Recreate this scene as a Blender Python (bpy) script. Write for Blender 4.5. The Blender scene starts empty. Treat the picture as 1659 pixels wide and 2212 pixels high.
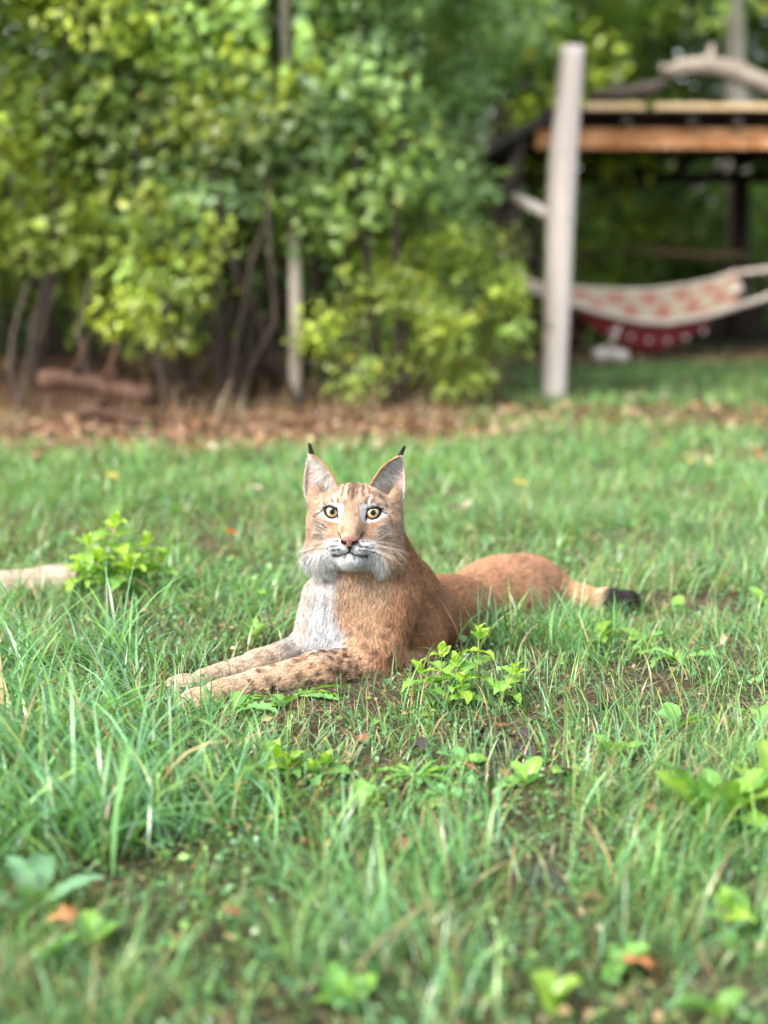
import bpy, math, random
import numpy as np
from mathutils import Vector, Matrix

rng = np.random.default_rng(7)
random.seed(7)
scene = bpy.context.scene
COL = scene.collection

# ------------------------------------------------------------------ camera
PH = 0.88                       # camera height above the meadow
FPX = 3595.0                    # focal length for a picture 1659 units wide
PITCH = math.atan((1106 - 530) / FPX)
cam_d = bpy.data.cameras.new('camera')
cam_d.sensor_fit = 'HORIZONTAL'
cam_d.sensor_width = 24.0
cam_d.lens = 24.0 * FPX / 1659.0
cam_d.clip_start = 0.05
cam_d.clip_end = 300.0
cam_d.dof.use_dof = True
cam_d.dof.focus_distance = 3.2
cam_d.dof.aperture_fstop = 1.55
cam = bpy.data.objects.new('camera', cam_d)
COL.objects.link(cam)
cam.location = (0, 0, PH)
cam.rotation_euler = (math.pi / 2 - PITCH, 0, 0)
scene.camera = cam

# ------------------------------------------------------------------ sky and sun (bright, hazy light)
SUN_EL, SUN_AZ = math.radians(44), math.radians(-130)   # azimuth measured from +Y towards +X
world = bpy.data.worlds.new('World')
scene.world = world
world.use_nodes = True
wn = world.node_tree
for n in list(wn.nodes):
    wn.nodes.remove(n)
wo = wn.nodes.new('ShaderNodeOutputWorld')
wb = wn.nodes.new('ShaderNodeBackground')
ws = wn.nodes.new('ShaderNodeTexSky')
ws.sky_type = 'NISHITA'
ws.sun_disc = False
ws.sun_elevation = SUN_EL
ws.sun_rotation = SUN_AZ
ws.dust_density = 4.0
ws.air_density = 1.0
wh = wn.nodes.new('ShaderNodeHueSaturation')
wh.inputs['Saturation'].default_value = 0.45
wn.links.new(ws.outputs[0], wh.inputs['Color'])
wn.links.new(wh.outputs[0], wb.inputs['Color'])
wb.inputs['Strength'].default_value = 0.15
wn.links.new(wb.outputs[0], wo.inputs['Surface'])

sun_d = bpy.data.lights.new('sun', 'SUN')
sun_d.energy = 1.5
sun_d.angle = math.radians(14)
sun_d.color = (1.0, 0.94, 0.84)
sun = bpy.data.objects.new('sun', sun_d)
COL.objects.link(sun)
sd = Vector((math.sin(SUN_AZ) * math.cos(SUN_EL), math.cos(SUN_AZ) * math.cos(SUN_EL), math.sin(SUN_EL)))
sun.rotation_euler = sd.to_track_quat('Z', 'Y').to_euler()
sun.location = (0, 0, 12)

scene.view_settings.view_transform = 'Standard'
scene.view_settings.look = 'None'
scene.view_settings.gamma = 1.0
scene.view_settings.use_curve_mapping = False
scene.view_settings.exposure = 1.78
scene.render.engine = 'CYCLES'
scene.cycles.use_denoising = True
scene.cycles.denoiser = 'OPENIMAGEDENOISE'
scene.cycles.max_bounces = 6
scene.cycles.diffuse_bounces = 4
scene.cycles.transmission_bounces = 4
scene.cycles.transparent_max_bounces = 6
scene.cycles.caustics_reflective = False
scene.cycles.caustics_refractive = False

# ------------------------------------------------------------------ helpers
def P(x, y, Y):
    """point on the sight line through picture position (x, y) at distance Y in front of the camera"""
    u = (x - 829.5) / FPX
    v = (1106 - y) / FPX
    cp, sp = math.cos(PITCH), math.sin(PITCH)
    d = np.array([u, cp + v * sp, -sp + v * cp])
    return np.array([0, 0, PH]) + d * (Y / d[1])

def G(x, y):
    """where the sight line through (x, y) meets the flat meadow"""
    u = (x - 829.5) / FPX
    v = (1106 - y) / FPX
    cp, sp = math.cos(PITCH), math.sin(PITCH)
    d = np.array([u, cp + v * sp, -sp + v * cp])
    t = -PH / d[2]
    return np.array([0, 0, PH]) + d * t

def hash3(i, j, k, s=0):
    n = (i * 374761393 + j * 668265263 + k * 2147483647 + s * 974711) & 0xffffffff
    n = ((n ^ (n >> 13)) * 1274126177) & 0xffffffff
    n = (n ^ (n >> 16)) & 0xffffffff
    return n.astype(np.float64) / 4294967295.0

def vnoise(p, scale=1.0, seed=0):
    q = np.asarray(p, float) * scale + 1000.0
    i = np.floor(q).astype(np.int64)
    f = q - i
    f = f * f * (3 - 2 * f)
    r = 0
    for a in (0, 1):
        for b in (0, 1):
            for c in (0, 1):
                w = (f[:, 0] if a else 1 - f[:, 0]) * (f[:, 1] if b else 1 - f[:, 1]) * (f[:, 2] if c else 1 - f[:, 2])
                r = r + w * hash3(i[:, 0] + a, i[:, 1] + b, i[:, 2] + c, seed)
    return r

def fbm(p, scale=1.0, seed=0):
    return (vnoise(p, scale, seed) + 0.5 * vnoise(p, scale * 2.1, seed + 3) + 0.25 * vnoise(p, scale * 4.3, seed + 7)) / 1.75

def sstep(a, b, x):
    t = np.clip((x - a) / (b - a), 0, 1)
    return t * t * (3 - 2 * t)

def unit(v):
    return v / np.maximum(np.linalg.norm(v, axis=-1, keepdims=True), 1e-9)

def mesh_obj(name, verts, faces, mat, parent=None, cols=None, smooth=False, loops=None):
    """faces: (n,3)/(n,4) int array or list of lists; cols: per-vertex rgb"""
    me = bpy.data.meshes.new(name)
    verts = np.asarray(verts, np.float32)
    if isinstance(faces, np.ndarray):
        nf, k = faces.shape
        me.vertices.add(len(verts))
        me.vertices.foreach_set('co', verts.ravel())
        me.loops.add(nf * k)
        me.loops.foreach_set('vertex_index', faces.astype(np.int32).ravel())
        me.polygons.add(nf)
        me.polygons.foreach_set('loop_start', (np.arange(nf) * k).astype(np.int32))
        me.polygons.foreach_set('loop_total', np.full(nf, k, np.int32))
        me.update(calc_edges=True)
        me.validate()
    else:
        me.from_pydata([tuple(map(float, v)) for v in verts], [], [list(map(int, f)) for f in faces])
    if smooth:
        me.polygons.foreach_set('use_smooth', np.ones(len(me.polygons), bool))
    if cols is not None:
        a = me.attributes.new('col', 'FLOAT_COLOR', 'POINT')
        c = np.ones((len(verts), 4), np.float32)
        c[:, :3] = cols
        a.data.foreach_set('color', c.ravel())
    if mat is not None:
        me.materials.append(mat)
    ob = bpy.data.objects.new(name, me)
    COL.objects.link(ob)
    if parent is not None:
        ob.parent = parent
    return ob

def tag(o, label=None, cat=None, group=None, kind=None):
    if label: o['label'] = label
    if cat: o['category'] = cat
    if group: o['group'] = group
    if kind: o['kind'] = kind
    return o

def empty(name, loc=(0, 0, 0), rz=0):
    o = bpy.data.objects.new(name, None)
    o.empty_display_size = 0.05
    COL.objects.link(o)
    o.location = loc
    o.rotation_euler = (0, 0, rz)
    return o

def new_mat(name):
    m = bpy.data.materials.new(name)
    m.use_nodes = True
    nt = m.node_tree
    b = nt.nodes['Principled BSDF']
    return m, nt, b

def attr_col(nt, name='col'):
    a = nt.nodes.new('ShaderNodeAttribute')
    a.attribute_name = name
    return a

def noise_ramp(nt, scale, stops, detail=6, coord='Object', distort=0.0, rough=0.6):
    tc = nt.nodes.new('ShaderNodeTexCoord')
    no = nt.nodes.new('ShaderNodeTexNoise')
    no.inputs['Scale'].default_value = scale
    no.inputs['Detail'].default_value = detail
    no.inputs['Roughness'].default_value = rough
    no.inputs['Distortion'].default_value = distort
    nt.links.new(tc.outputs[coord], no.inputs['Vector'])
    cr = nt.nodes.new('ShaderNodeValToRGB')
    e = cr.color_ramp.elements
    while len(e) < len(stops):
        e.new(0.5)
    for el, (p, c) in zip(e, stops):
        el.position = p
        el.color = (*c, 1)
    nt.links.new(no.outputs['Fac'], cr.inputs['Fac'])
    return tc, no, cr

def bump(nt, b, h_out, strength=0.4, dist=0.01):
    bp = nt.nodes.new('ShaderNodeBump')
    bp.inputs['Strength'].default_value = strength
    bp.inputs['Distance'].default_value = dist
    nt.links.new(h_out, bp.inputs['Height'])
    nt.links.new(bp.outputs[0], b.inputs['Normal'])

def leaf_mat(name, rough=0.45, trans=0.35, spec=0.5, tint=(1.0, 1.0, 0.45)):
    """green matter: colour from the mesh, some light through the blade"""
    m, nt, b = new_mat(name)
    a = attr_col(nt)
    nt.links.new(a.outputs['Color'], b.inputs['Base Color'])
    b.inputs['Roughness'].default_value = rough
    b.inputs['Specular IOR Level'].default_value = spec
    tr = nt.nodes.new('ShaderNodeBsdfTranslucent')
    mx = nt.nodes.new('ShaderNodeMixRGB')
    mx.blend_type = 'MULTIPLY'
    mx.inputs[0].default_value = 1.0
    mx.inputs[2].default_value = (*[t * 1.5 for t in tint], 1)
    nt.links.new(a.outputs['Color'], mx.inputs[1])
    nt.links.new(mx.outputs[0], tr.inputs['Color'])
    ms = nt.nodes.new('ShaderNodeMixShader')
    ms.inputs[0].default_value = trans
    nt.links.new(b.outputs[0], ms.inputs[1])
    nt.links.new(tr.outputs[0], ms.inputs[2])
    nt.links.new(ms.outputs[0], nt.nodes['Material Output'].inputs['Surface'])
    return m

def wood_mat(name, c1, c2, c3, scale=6.0, stretch=(1, 1, 0.08), rough=0.8, bstr=0.5):
    """weathered wood with grain along local Z"""
    m, nt, b = new_mat(name)
    tc, no, cr = noise_ramp(nt, scale, [(0.25, c1), (0.5, c2), (0.75, c3)], detail=8, distort=0.3)
    mp = nt.nodes.new('ShaderNodeMapping')
    mp.inputs['Scale'].default_value = stretch
    nt.links.new(tc.outputs['Object'], mp.inputs['Vector'])
    nt.links.new(mp.outputs[0], no.inputs['Vector'])
    nt.links.new(cr.outputs[0], b.inputs['Base Color'])
    b.inputs['Roughness'].default_value = rough
    b.inputs['Specular IOR Level'].default_value = 0.25
    bump(nt, b, no.outputs['Fac'], bstr, 0.01)
    return m

# ------------------------------------------------------------------ ground height
def ground_z(x, y):
    x = np.asarray(x, float); y = np.asarray(y, float)
    p = np.stack([x, y, np.zeros_like(x)], -1).reshape(-1, 3)
    n = ((fbm(p, 1.3, 11) - 0.5) * 0.035 + (fbm(p, 6.0, 12) - 0.5) * 0.016).reshape(x.shape)
    far = sstep(6.5, 14, y) * (fbm(p, 0.5, 13).reshape(x.shape) - 0.5) * 0.12
    # the hollow the animal lies in, behind its elbows
    hol = -0.035 * np.exp(-(((x - 0.30) / 0.30) ** 2 + ((y - 3.98) / 0.26) ** 2))
    rise = 0.03 * sstep(14, 30, y) * (y - 14)
    return n + far + hol + rise
# ------------------------------------------------------------------ the lynx: one body surface from blended round shapes
HC = P(761, 1107, 3.36)                                   # between the eyes
_to = np.array([0, 0, PH]) - HC
_to = _to / np.linalg.norm(_to)
YAW, ROLL, NOD = math.radians(-5.0), math.radians(-1.2), math.radians(1.0)
def _axes():
    f = Vector(_to)
    up = Vector((0, 0, 1))
    r = Vector((1, 0, 0)) - f * f.x
    r.normalize()
    u = r.cross(f) * -1
    if u.z < 0: u = -u
    f = Matrix.Rotation(YAW, 3, u) @ f; r = Matrix.Rotation(YAW, 3, u) @ r
    f = Matrix.Rotation(NOD, 3, r) @ f; u = Matrix.Rotation(NOD, 3, r) @ u
    r = Matrix.Rotation(-ROLL * -1, 3, f) @ r; u = Matrix.Rotation(-ROLL * -1, 3, f) @ u
    return np.array(r), np.array(u), np.array(f)
HR, HU, HF = _axes()
HM = np.stack([HR, HU, HF], 1)                            # columns
def Hd(r, u, f):
    return HC + HM @ (np.array([r, u, f]) * 0.001)
def to_head(p):
    return (p - HC) @ HM * 1000.0

prims = []   # (kind, data, k, flow, zone)
def cone(a, b, ra, rb, k=0.03, zone='body', flow=None):
    a = np.asarray(a); b = np.asarray(b)
    fl = (b - a) / max(np.linalg.norm(b - a), 1e-6) if flow is None else np.asarray(flow, float)
    prims.append(('cone', (a, b, ra, rb), k, fl, zone))
def ell(c, rad, axes=None, k=0.03, zone='body', flow=(0, 0, -1)):
    axes = np.eye(3) if axes is None else axes
    prims.append(('ell', (np.asarray(c), np.asarray(rad), axes), k, np.asarray(flow, float), zone))

AX = np.array([0.47, 0.88, 0.0])                          # shoulder to rump
AXM = np.stack([AX, np.array([0.88, -0.47, 0.0]), np.array([0, 0, 1.0])], 1)
down = np.array([0, 0, -1.0])
# trunk
cone(P(835, 1345, 3.52), P(960, 1342, 3.74), 0.100, 0.093, 0.05, flow=AX + 0.35 * down)
cone(P(960, 1342, 3.74), P(1085, 1300, 3.98), 0.093, 0.088, 0.05, flow=AX + 0.2 * down)
ell(P(1085, 1283, 3.98), (0.190, 0.100, 0.088), AXM, 0.05, flow=AX + 0.1 * down)
ell(P(1150, 1278, 4.08), (0.088, 0.082, 0.081), AXM, 0.05, flow=AX + 0.3 * down)
cone(P(1010, 1335, 3.86), P(1135, 1312, 3.93), 0.060, 0.055, 0.05, flow=AX + 0.3 * down)    # folded thigh
# withers and neck
cone(P(856, 1268, 3.56), P(803, 1165, 3.45), 0.072, 0.064, 0.05, flow=(0.25, 0.45, -0.7))
cone(P(800, 1290, 3.48), P(778, 1190, 3.42), 0.082, 0.070, 0.05, flow=(0, -0.1, -1))
ell(P(872, 1282, 3.58), (0.070, 0.052, 0.066), AXM, 0.05, flow=(0.3, 0.5, -0.7))
# chest
ell(P(752, 1330, 3.44), (0.088, 0.085, 0.108), None, 0.05, flow=(-0.1, -0.1, -1))
ell(P(745, 1385, 3.42), (0.075, 0.07, 0.05), None, 0.05, flow=(-0.2, -0.2, -1))
# far foreleg
cone(P(700, 1290, 3.48), P(668, 1392, 3.47), 0.044, 0.037, 0.035, 'leg_far')
cone(P(668, 1400, 3.47), P(560, 1437, 3.38), 0.036, 0.030, 0.02, 'leg_far')
cone(P(560, 1437, 3.38), P(445, 1470, 3.31), 0.029, 0.024, 0.015, 'leg_far')
ell(P(405, 1482, 3.28), (0.045, 0.034, 0.022), None, 0.015, 'leg_far', flow=(-1, -0.3, -0.1))
# near shoulder and foreleg
cone(P(828, 1300, 3.42), P(812, 1400, 3.37), 0.070, 0.056, 0.04, 'shoulder', flow=(-0.15, 0, -1))
cone(P(812, 1395, 3.37), P(852, 1440, 3.38), 0.052, 0.034, 0.03, 'leg_near', flow=(0.6, 0.2, -0.6))
cone(P(815, 1432, 3.36), P(690, 1445, 3.28), 0.040, 0.035, 0.025, 'leg_near')
cone(P(690, 1445, 3.28), P(560, 1476, 3.22), 0.035, 0.027, 0.015, 'leg_near')
cone(P(560, 1476, 3.22), P(470, 1497, 3.18), 0.027, 0.024, 0.012, 'leg_near')
ell(P(440, 1512, 3.15), (0.045, 0.034, 0.024), None, 0.015, 'leg_near', flow=(-1, -0.3, -0.1))
for i, (dx, dy) in enumerate([(-34, 6), (-36, 16), (-30, 24), (-20, 28)]):     # toes
    ell(P(440 + dx, 1512 + dy, 3.15 - 0.02 * i), (0.017, 0.012, 0.011), None, 0.006, 'leg_near', flow=(-1, -0.3, -0.1))
for i, (dx, dy) in enumerate([(-32, 4), (-34, 11), (-28, 17), (-18, 20)]):
    ell(P(405 + dx, 1482 + dy, 3.28 - 0.02 * i), (0.017, 0.012, 0.011), None, 0.006, 'leg_far', flow=(-1, -0.3, -0.1))
# ribs behind the elbow, hind foot peeping out below them
ell(P(905, 1385, 3.52), (0.055, 0.06, 0.065), None, 0.025, flow=(0.2, 0.1, -1))
cone(P(960, 1432, 3.55), P(880, 1432, 3.42), 0.020, 0.019, 0.02, 'foot', flow=(-1, -0.6, -0.1))
# tail
cone(P(1170, 1280, 4.10), P(1250, 1292, 4.06), 0.046, 0.030, 0.04, 'tail')
cone(P(1250, 1292, 4.06), P(1310, 1298, 4.02), 0.029, 0.026, 0.02, 'tail')
cone(P(1310, 1298, 4.02), P(1356, 1300, 4.0), 0.026, 0.027, 0.015, 'tail')
# head, in head coordinates (millimetres: right, up, forward)
def hell(c, rad, k=0.015, both=False, zone='head'):
    for s in ((1, -1) if both else (1,)):
        ell(Hd(c[0] * s, c[1], c[2]), np.array(rad) * 0.001, HM, k, zone)
def hcone(a, b, ra, rb, k=0.012, both=False):
    for s in ((1, -1) if both else (1,)):
        cone(Hd(a[0] * s, a[1], a[2]), Hd(b[0] * s, b[1], b[2]), ra * 0.001, rb * 0.001, k, 'head')
hell((0, 0, -72), (85, 57, 76), 0.03)
hell((60, -20, -52), (30, 34, 34), 0.03, True)
hell((0, 26, -32), (50, 30, 38), 0.02)
hell((46, -38, -45), (40, 44, 46), 0.025, True)
hell((0, -62, -15), (52, 44, 46), 0.025)
hcone((0, 8, -8), (0, -42, 36), 23, 17, 0.02)
hell((19, -71, 27), (22, 14, 24), 0.014, True)
hell((0, -56, 42), (13, 10, 15), 0.012)
hell((0, -96, 20), (24, 16, 24), 0.014)
hell((30, -86, -10), (25, 22, 24), 0.02, True)
hell((38, 17, -10), (24, 9, 14), 0.014, True)
hell((58, -14, -22), (24, 13, 20), 0.02, True)
hell((82, 22, -60), (12, 25, 15), 0.012, True)
hell((54, -72, -42), (34, 33, 30), 0.03, True)

def sdf_one(kind, data, q):
    if kind == 'cone':
        a, b, ra, rb = data
        ab = b - a
        t = np.clip(((q - a) @ ab) / (ab @ ab), 0, 1)
        return np.linalg.norm(q - a - t[..., None] * ab, axis=-1) - (ra + (rb - ra) * t)
    c, rad, axm = data
    l = (q - c) @ axm
    k0 = np.linalg.norm(l / rad, axis=-1)
    k1 = np.linalg.norm(l / rad ** 2, axis=-1)
    return k0 * (k0 - 1) / np.maximum(k1, 1e-6)

def prim_bounds(kind, data, m):
    if kind == 'cone':
        a, b, ra, rb = data
        lo = np.minimum(a - ra, b - rb); hi = np.maximum(a + ra, b + rb)
    else:
        c, rad, axm = data
        e = np.sqrt(((axm * rad) ** 2).sum(1))
        lo, hi = c - e, c + e
    return lo - m, hi + m

EYE_R = 16.5
EYE_C = [np.array([s * 42.0, 0.0, -8.0]) for s in (-1, 1)]
def axis_grid(lo, hi, flo, fhi, coarse, fine):
    a = np.arange(lo, flo, coarse)
    b = np.arange(flo, fhi, fine)
    c = np.arange(fhi, hi + coarse, coarse)
    return np.concatenate([a, b, c]).astype(np.float64)

def build_sdf_mesh(prims, carve, gx, gy, gz):
    D = np.full((len(gx), len(gy), len(gz)), 1.0, np.float32)
    for kind, data, k, fl, zone in prims:
        lo, hi = prim_bounds(kind, data, k + 0.035)
        sx = slice(*np.searchsorted(gx, (lo[0], hi[0]))); sy = slice(*np.searchsorted(gy, (lo[1], hi[1]))); sz = slice(*np.searchsorted(gz, (lo[2], hi[2])))
        X, Y, Z = np.meshgrid(gx[sx], gy[sy], gz[sz], indexing='ij')
        d = sdf_one(kind, data, np.stack([X, Y, Z], -1)).astype(np.float32)
        o = D[sx, sy, sz]
        h = np.maximum(k - np.abs(o - d), 0) / k
        D[sx, sy, sz] = np.minimum(o, d) - h * h * k * 0.25
    for c, r, k in carve:
        lo, hi = c - r - 0.02, c + r + 0.02
        sx = slice(*np.searchsorted(gx, (lo[0], hi[0]))); sy = slice(*np.searchsorted(gy, (lo[1], hi[1]))); sz = slice(*np.searchsorted(gz, (lo[2], hi[2])))
        X, Y, Z = np.meshgrid(gx[sx], gy[sy], gz[sz], indexing='ij')
        d = (r - np.linalg.norm(np.stack([X, Y, Z], -1) - c, axis=-1)).astype(np.float32)
        o = D[sx, sy, sz]
        h = np.maximum(k - np.abs(o - d), 0) / k
        D[sx, sy, sz] = np.maximum(o, d) + h * h * k * 0.25
    S = D < 0
    nx, ny, nz = D.shape
    corners = [(a, b, c) for a in (0, 1) for b in (0, 1) for c in (0, 1)]
    cnt = np.zeros((nx - 1, ny - 1, nz - 1), np.int8)
    for a, b, c in corners:
        cnt += S[a:nx - 1 + a, b:ny - 1 + b, c:nz - 1 + c]
    act = (cnt > 0) & (cnt < 8)
    ii, jj, kk = np.nonzero(act)
    idx = np.full(act.shape, -1, np.int64)
    idx[ii, jj, kk] = np.arange(len(ii))
    acc = np.zeros((len(ii), 3)); n = np.zeros(len(ii))
    gp = (gx, gy, gz)
    def pos(a, b, c):
        return np.stack([gx[ii + a], gy[jj + b], gz[kk + c]], 1)
    for p in corners:
        for ax in range(3):
            if p[ax] == 0:
                q = list(p); q[ax] = 1
                d0 = D[ii + p[0], jj + p[1], kk + p[2]].astype(float); d1 = D[ii + q[0], jj + q[1], kk + q[2]].astype(float)
                m = (d0 < 0) != (d1 < 0)
                t = np.where(m, d0 / np.where(m, d0 - d1, 1), 0)
                pt = pos(*p) * (1 - t)[:, None] + pos(*q) * t[:, None]
                acc += pt * m[:, None]; n += m
    V = acc / n[:, None]
    F = []
    sl = [slice(1, -1)] * 3
    for ax in range(3):
        o1, o2 = (ax + 1) % 3, (ax + 2) % 3
        A = S[:-1] if ax == 0 else (S[:, :-1] if ax == 1 else S[:, :, :-1])
        B = S[1:] if ax == 0 else (S[:, 1:] if ax == 1 else S[:, :, 1:])
        e = np.argwhere(A != B)
        e = e[(e[:, o1] > 0) & (e[:, o2] > 0) & (e[:, o1] < D.shape[o1] - 1) & (e[:, o2] < D.shape[o2] - 1)]
        def cell(d1, d2):
            c = e.copy(); c[:, o1] -= d1; c[:, o2] -= d2
            return idx[c[:, 0], c[:, 1], c[:, 2]]
        q = np.stack([cell(1, 1), cell(0, 1), cell(0, 0), cell(1, 0)], 1)
        flip = ~A[e[:, 0], e[:, 1], e[:, 2]]
        q[flip] = q[flip][:, ::-1]
        F.append(q)
    F = np.concatenate(F)
    F = F[(F >= 0).all(1)]
    return V, F

gx = axis_grid(-0.50, 0.68, -0.18, 0.05, 0.007, 0.003)
gy = axis_grid(2.98, 4.28, 3.24, 3.46, 0.007, 0.003)
gz = axis_grid(-0.08, 0.46, 0.20, 0.44, 0.006, 0.003)
carve = [(Hd(*c), EYE_R * 0.001 + 0.001, 0.004) for c in EYE_C]
LV, LF = build_sdf_mesh(prims, carve, gx, gy, gz)

# --- where on the animal a point lies
def zone_weights(p):
    names = ['body', 'leg_far', 'leg_near', 'shoulder', 'foot', 'tail', 'head']
    best = np.full((len(p), len(names)), 9.0)
    flow = np.zeros((len(p), 3)); wsum = np.zeros(len(p))
    for kind, data, k, fl, zone in prims:
        d = sdf_one(kind, data, p)
        z = names.index(zone)
        best[:, z] = np.minimum(best[:, z], d)
        if zone != 'head':
            w = np.exp(-np.maximum(d, -0.01) / 0.012)
            flow += w[:, None] * unit(fl[None]); wsum += w
    return names, best, unit(flow)

# --- coat pattern
C_RUST = np.array([0.33, 0.166, 0.084]); C_RUMP = np.array([0.54, 0.300, 0.175]); C_TAN = np.array([0.43, 0.305, 0.210])
C_WHITE = np.array([0.50, 0.51, 0.525]); C_CREAM = np.array([0.62, 0.49, 0.37]); C_DARK = np.array([0.10, 0.05, 0.03])
C_BLACK = np.array([0.012, 0.010, 0.010]); C_GREY = np.array([0.40, 0.35, 0.30]); C_PINK = np.array([0.44, 0.285, 0.20])
def mixc(c, t, w):
    w = np.clip(w, 0, 1)[:, None]
    return c * (1 - w) + t * w
def blob(p, c, r, soft=0.5):
    d = np.linalg.norm((p - np.asarray(c)) / np.asarray(r), axis=1)
    return 1 - sstep(1 - soft, 1 + soft, d)
def seg(a, u, a0, u0, a1, u1, w, soft=0.5):
    d = np.array([a1 - a0, u1 - u0])
    t = np.clip(((a - a0) * d[0] + (u - u0) * d[1]) / (d @ d), 0, 1)
    dist = np.hypot(a - a0 - t * d[0], u - u0 - t * d[1])
    return 1 - sstep(w * (1 - soft), w * (1 + soft), dist)

def face_colour(p):
    h = to_head(p)
    r, u, f = h[:, 0], h[:, 1], h[:, 2]
    a = np.abs(r)
    jit = np.stack([vnoise(p, 260, 1), vnoise(p, 260, 2)], 1) - 0.5
    a = a + jit[:, 0] * 3.0; u = u + jit[:, 1] * 3.0
    c = np.tile(C_TAN, (len(p), 1))
    n1 = fbm(p, 90, 4)
    c = mixc(c, np.array([0.25, 0.165, 0.11]), sstep(0.46, 0.70, n1) * 0.7)
    c = mixc(c, np.array([0.56, 0.42, 0.31]), sstep(0.55, 0.35, n1) * 0.5)
    # forehead: pale flecks and dark streaks
    fore = sstep(14, 26, u) * (1 - sstep(40, 60, a))
    c = mixc(c, np.array([0.62, 0.48, 0.36]), fore * np.maximum(seg(a, u, 13, 18, 15, 42, 5, 0.6), seg(a, u, 26, 34, 26, 54, 3.5, 0.6)) * 0.75)
    for (a0, u0, a1, u1, w) in [(1, 18, 2, 60, 1.9), (8, 30, 7, 62, 1.6), (20, 30, 19, 58, 1.8), (31, 40, 29, 60, 1.6)]:
        c = mixc(c, np.array([0.14, 0.08, 0.05]), fore * seg(a, u, a0, u0, a1, u1, w * 1.15, 0.7) * 0.95)
    # nose bridge
    c = mixc(c, C_PINK * 1.08, seg(a, u, 0, 0, 0, -36, 15, 0.4) * (0.65))
    c = mixc(c, C_PINK * 1.15, seg(a, u, 0, -28, 0, -40, 17, 0.4) * 0.8)
    c = mixc(c, np.array([0.38, 0.20, 0.115]), seg(a, u, 36, -24, 56, -26, 8, 0.5) * 0.75)
    c = mixc(c, np.array([0.42, 0.25, 0.16]), seg(a, u, 28, -30, 38, -48, 8, 0.5) * 0.7)
    # white round the eyes
    c = mixc(c, C_WHITE * 1.3, seg(a, u, 21, 9, 23, -11, 5.4, 0.3))
    c = mixc(c, C_WHITE * 1.3, seg(a, u, 27, -17.5, 46, -14.5, 5.2, 0.3))
    c = mixc(c, C_WHITE * 1.3, seg(a, u, 46, -14, 64, -3, 5.0, 0.3))
    c = mixc(c, C_WHITE * 1.3, seg(a, u, 25, 12, 40, 15.0, 3.0, 0.3))
    c = mixc(c, C_WHITE * 1.3, seg(a, u, 40, 15.0, 57, 11, 2.6, 0.3))
    c = mixc(c, C_WHITE * 1.3, seg(a, u, 33, 16, 34, 32, 1.8, 0.5) * 0.95)
    c = mixc(c, C_DARK, seg(a, u, 28, 17, 27, 23, 2.0, 0.6) * 0.9)
    c = mixc(c, C_DARK, seg(a, u, 39, 20, 43, 26, 1.8, 0.6) * 0.6)
    # dark eye lining and cheek line
    c = mixc(c, C_BLACK, seg(a, u, 56, 6, 71, -8, 1.9, 0.5) * 0.95)
    c = mixc(c, C_DARK, seg(a, u, 71, -8, 75, -28, 1.5, 0.5) * 0.9)
    c = mixc(c, C_DARK, seg(a, u, 28, -8, 27, -15, 2.6, 0.5))
    # greyish cheek with stripes
    ch = blob(np.stack([a, u, 0 * a], 1), (61, -38, 0), (15, 20, 1), 0.4)
    c = mixc(c, np.array([0.46, 0.40, 0.35]), ch * 0.8)
    for k in range(4):
        c = mixc(c, np.array([0.11, 0.09, 0.075]), seg(a, u, 48 + 2 * k, -34 - 7 * k, 68, -22 - 8 * k, 1.7, 0.7) * 0.95)
    c = mixc(c, np.array([0.14, 0.10, 0.07]), seg(a, u, 62, -54, 72, -50, 5, 0.6) * 0.7)
    # side of the head below the ear: tan, running down into the ruff
    side = sstep(72, 80, a)
    c = mixc(c, np.array([0.36, 0.25, 0.165]), side * sstep(-110, -60, u) * 0.6)
    # muzzle, chin and ruff white
    muz = sstep(-50, -57, u) * (1 - sstep(42, 52, a))
    c = mixc(c, C_WHITE, muz)
    uw = -58 - 15 * sstep(38, 50, a) * (r < 0) + 6 * sstep(78, 90, a) * (r < 0) - (17 * sstep(36, 48, a) + 30 * sstep(58, 74, a)) * (r > 0)
    c = mixc(c, C_WHITE, sstep(5, -6, u - uw) * 0.96)
    c = mixc(c, np.array([0.16, 0.11, 0.08]), seg(r, u, 52, -104, 60, -128, 5, 0.6) * 0.7)
    c = mixc(c, np.array([0.36, 0.30, 0.25]), seg(a, u, 52, -58, 66, -66, 4, 0.6) * 0.5)
    # nose wings, whisker spots, mouth
    c = mixc(c, C_BLACK, seg(a, u, 17, -52, 24, -41, 1.5, 0.5) * 0.9)
    for (uu, a0, n) in [(-57, 24, 3), (-65.5, 20, 5), (-72.5, 18, 6)]:
        for k in range(n):
            aa = a0 + k * 5.2
            c = mixc(c, C_BLACK, seg(a, u, aa, uu - 0.10 * k, aa + 1.8, uu - 0.2 * k, 1.65, 0.5) * 0.95)
    c = mixc(c, C_BLACK, seg(a, u, 0, -68, 0, -80, 1.3, 0.5))
    c = mixc(c, C_BLACK, seg(a, u, 0, -78.5, 9, -82.5, 1.5, 0.4))
    c = mixc(c, C_BLACK, seg(a, u, 9, -82.5, 24, -86, 1.3, 0.5) * 0.85)
    c = mixc(c, C_BLACK, seg(a, u, 24, -86, 34, -85, 2.4, 0.7) * 0.85)
    c = mixc(c, C_BLACK, seg(a, u, 7, -85, 11, -89, 2.2, 0.7) * 0.65)
    # back of the head
    back = sstep(-60, -95, f)
    c = mixc(c, C_RUST, back * sstep(-75, -45, u))
    return c

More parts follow.
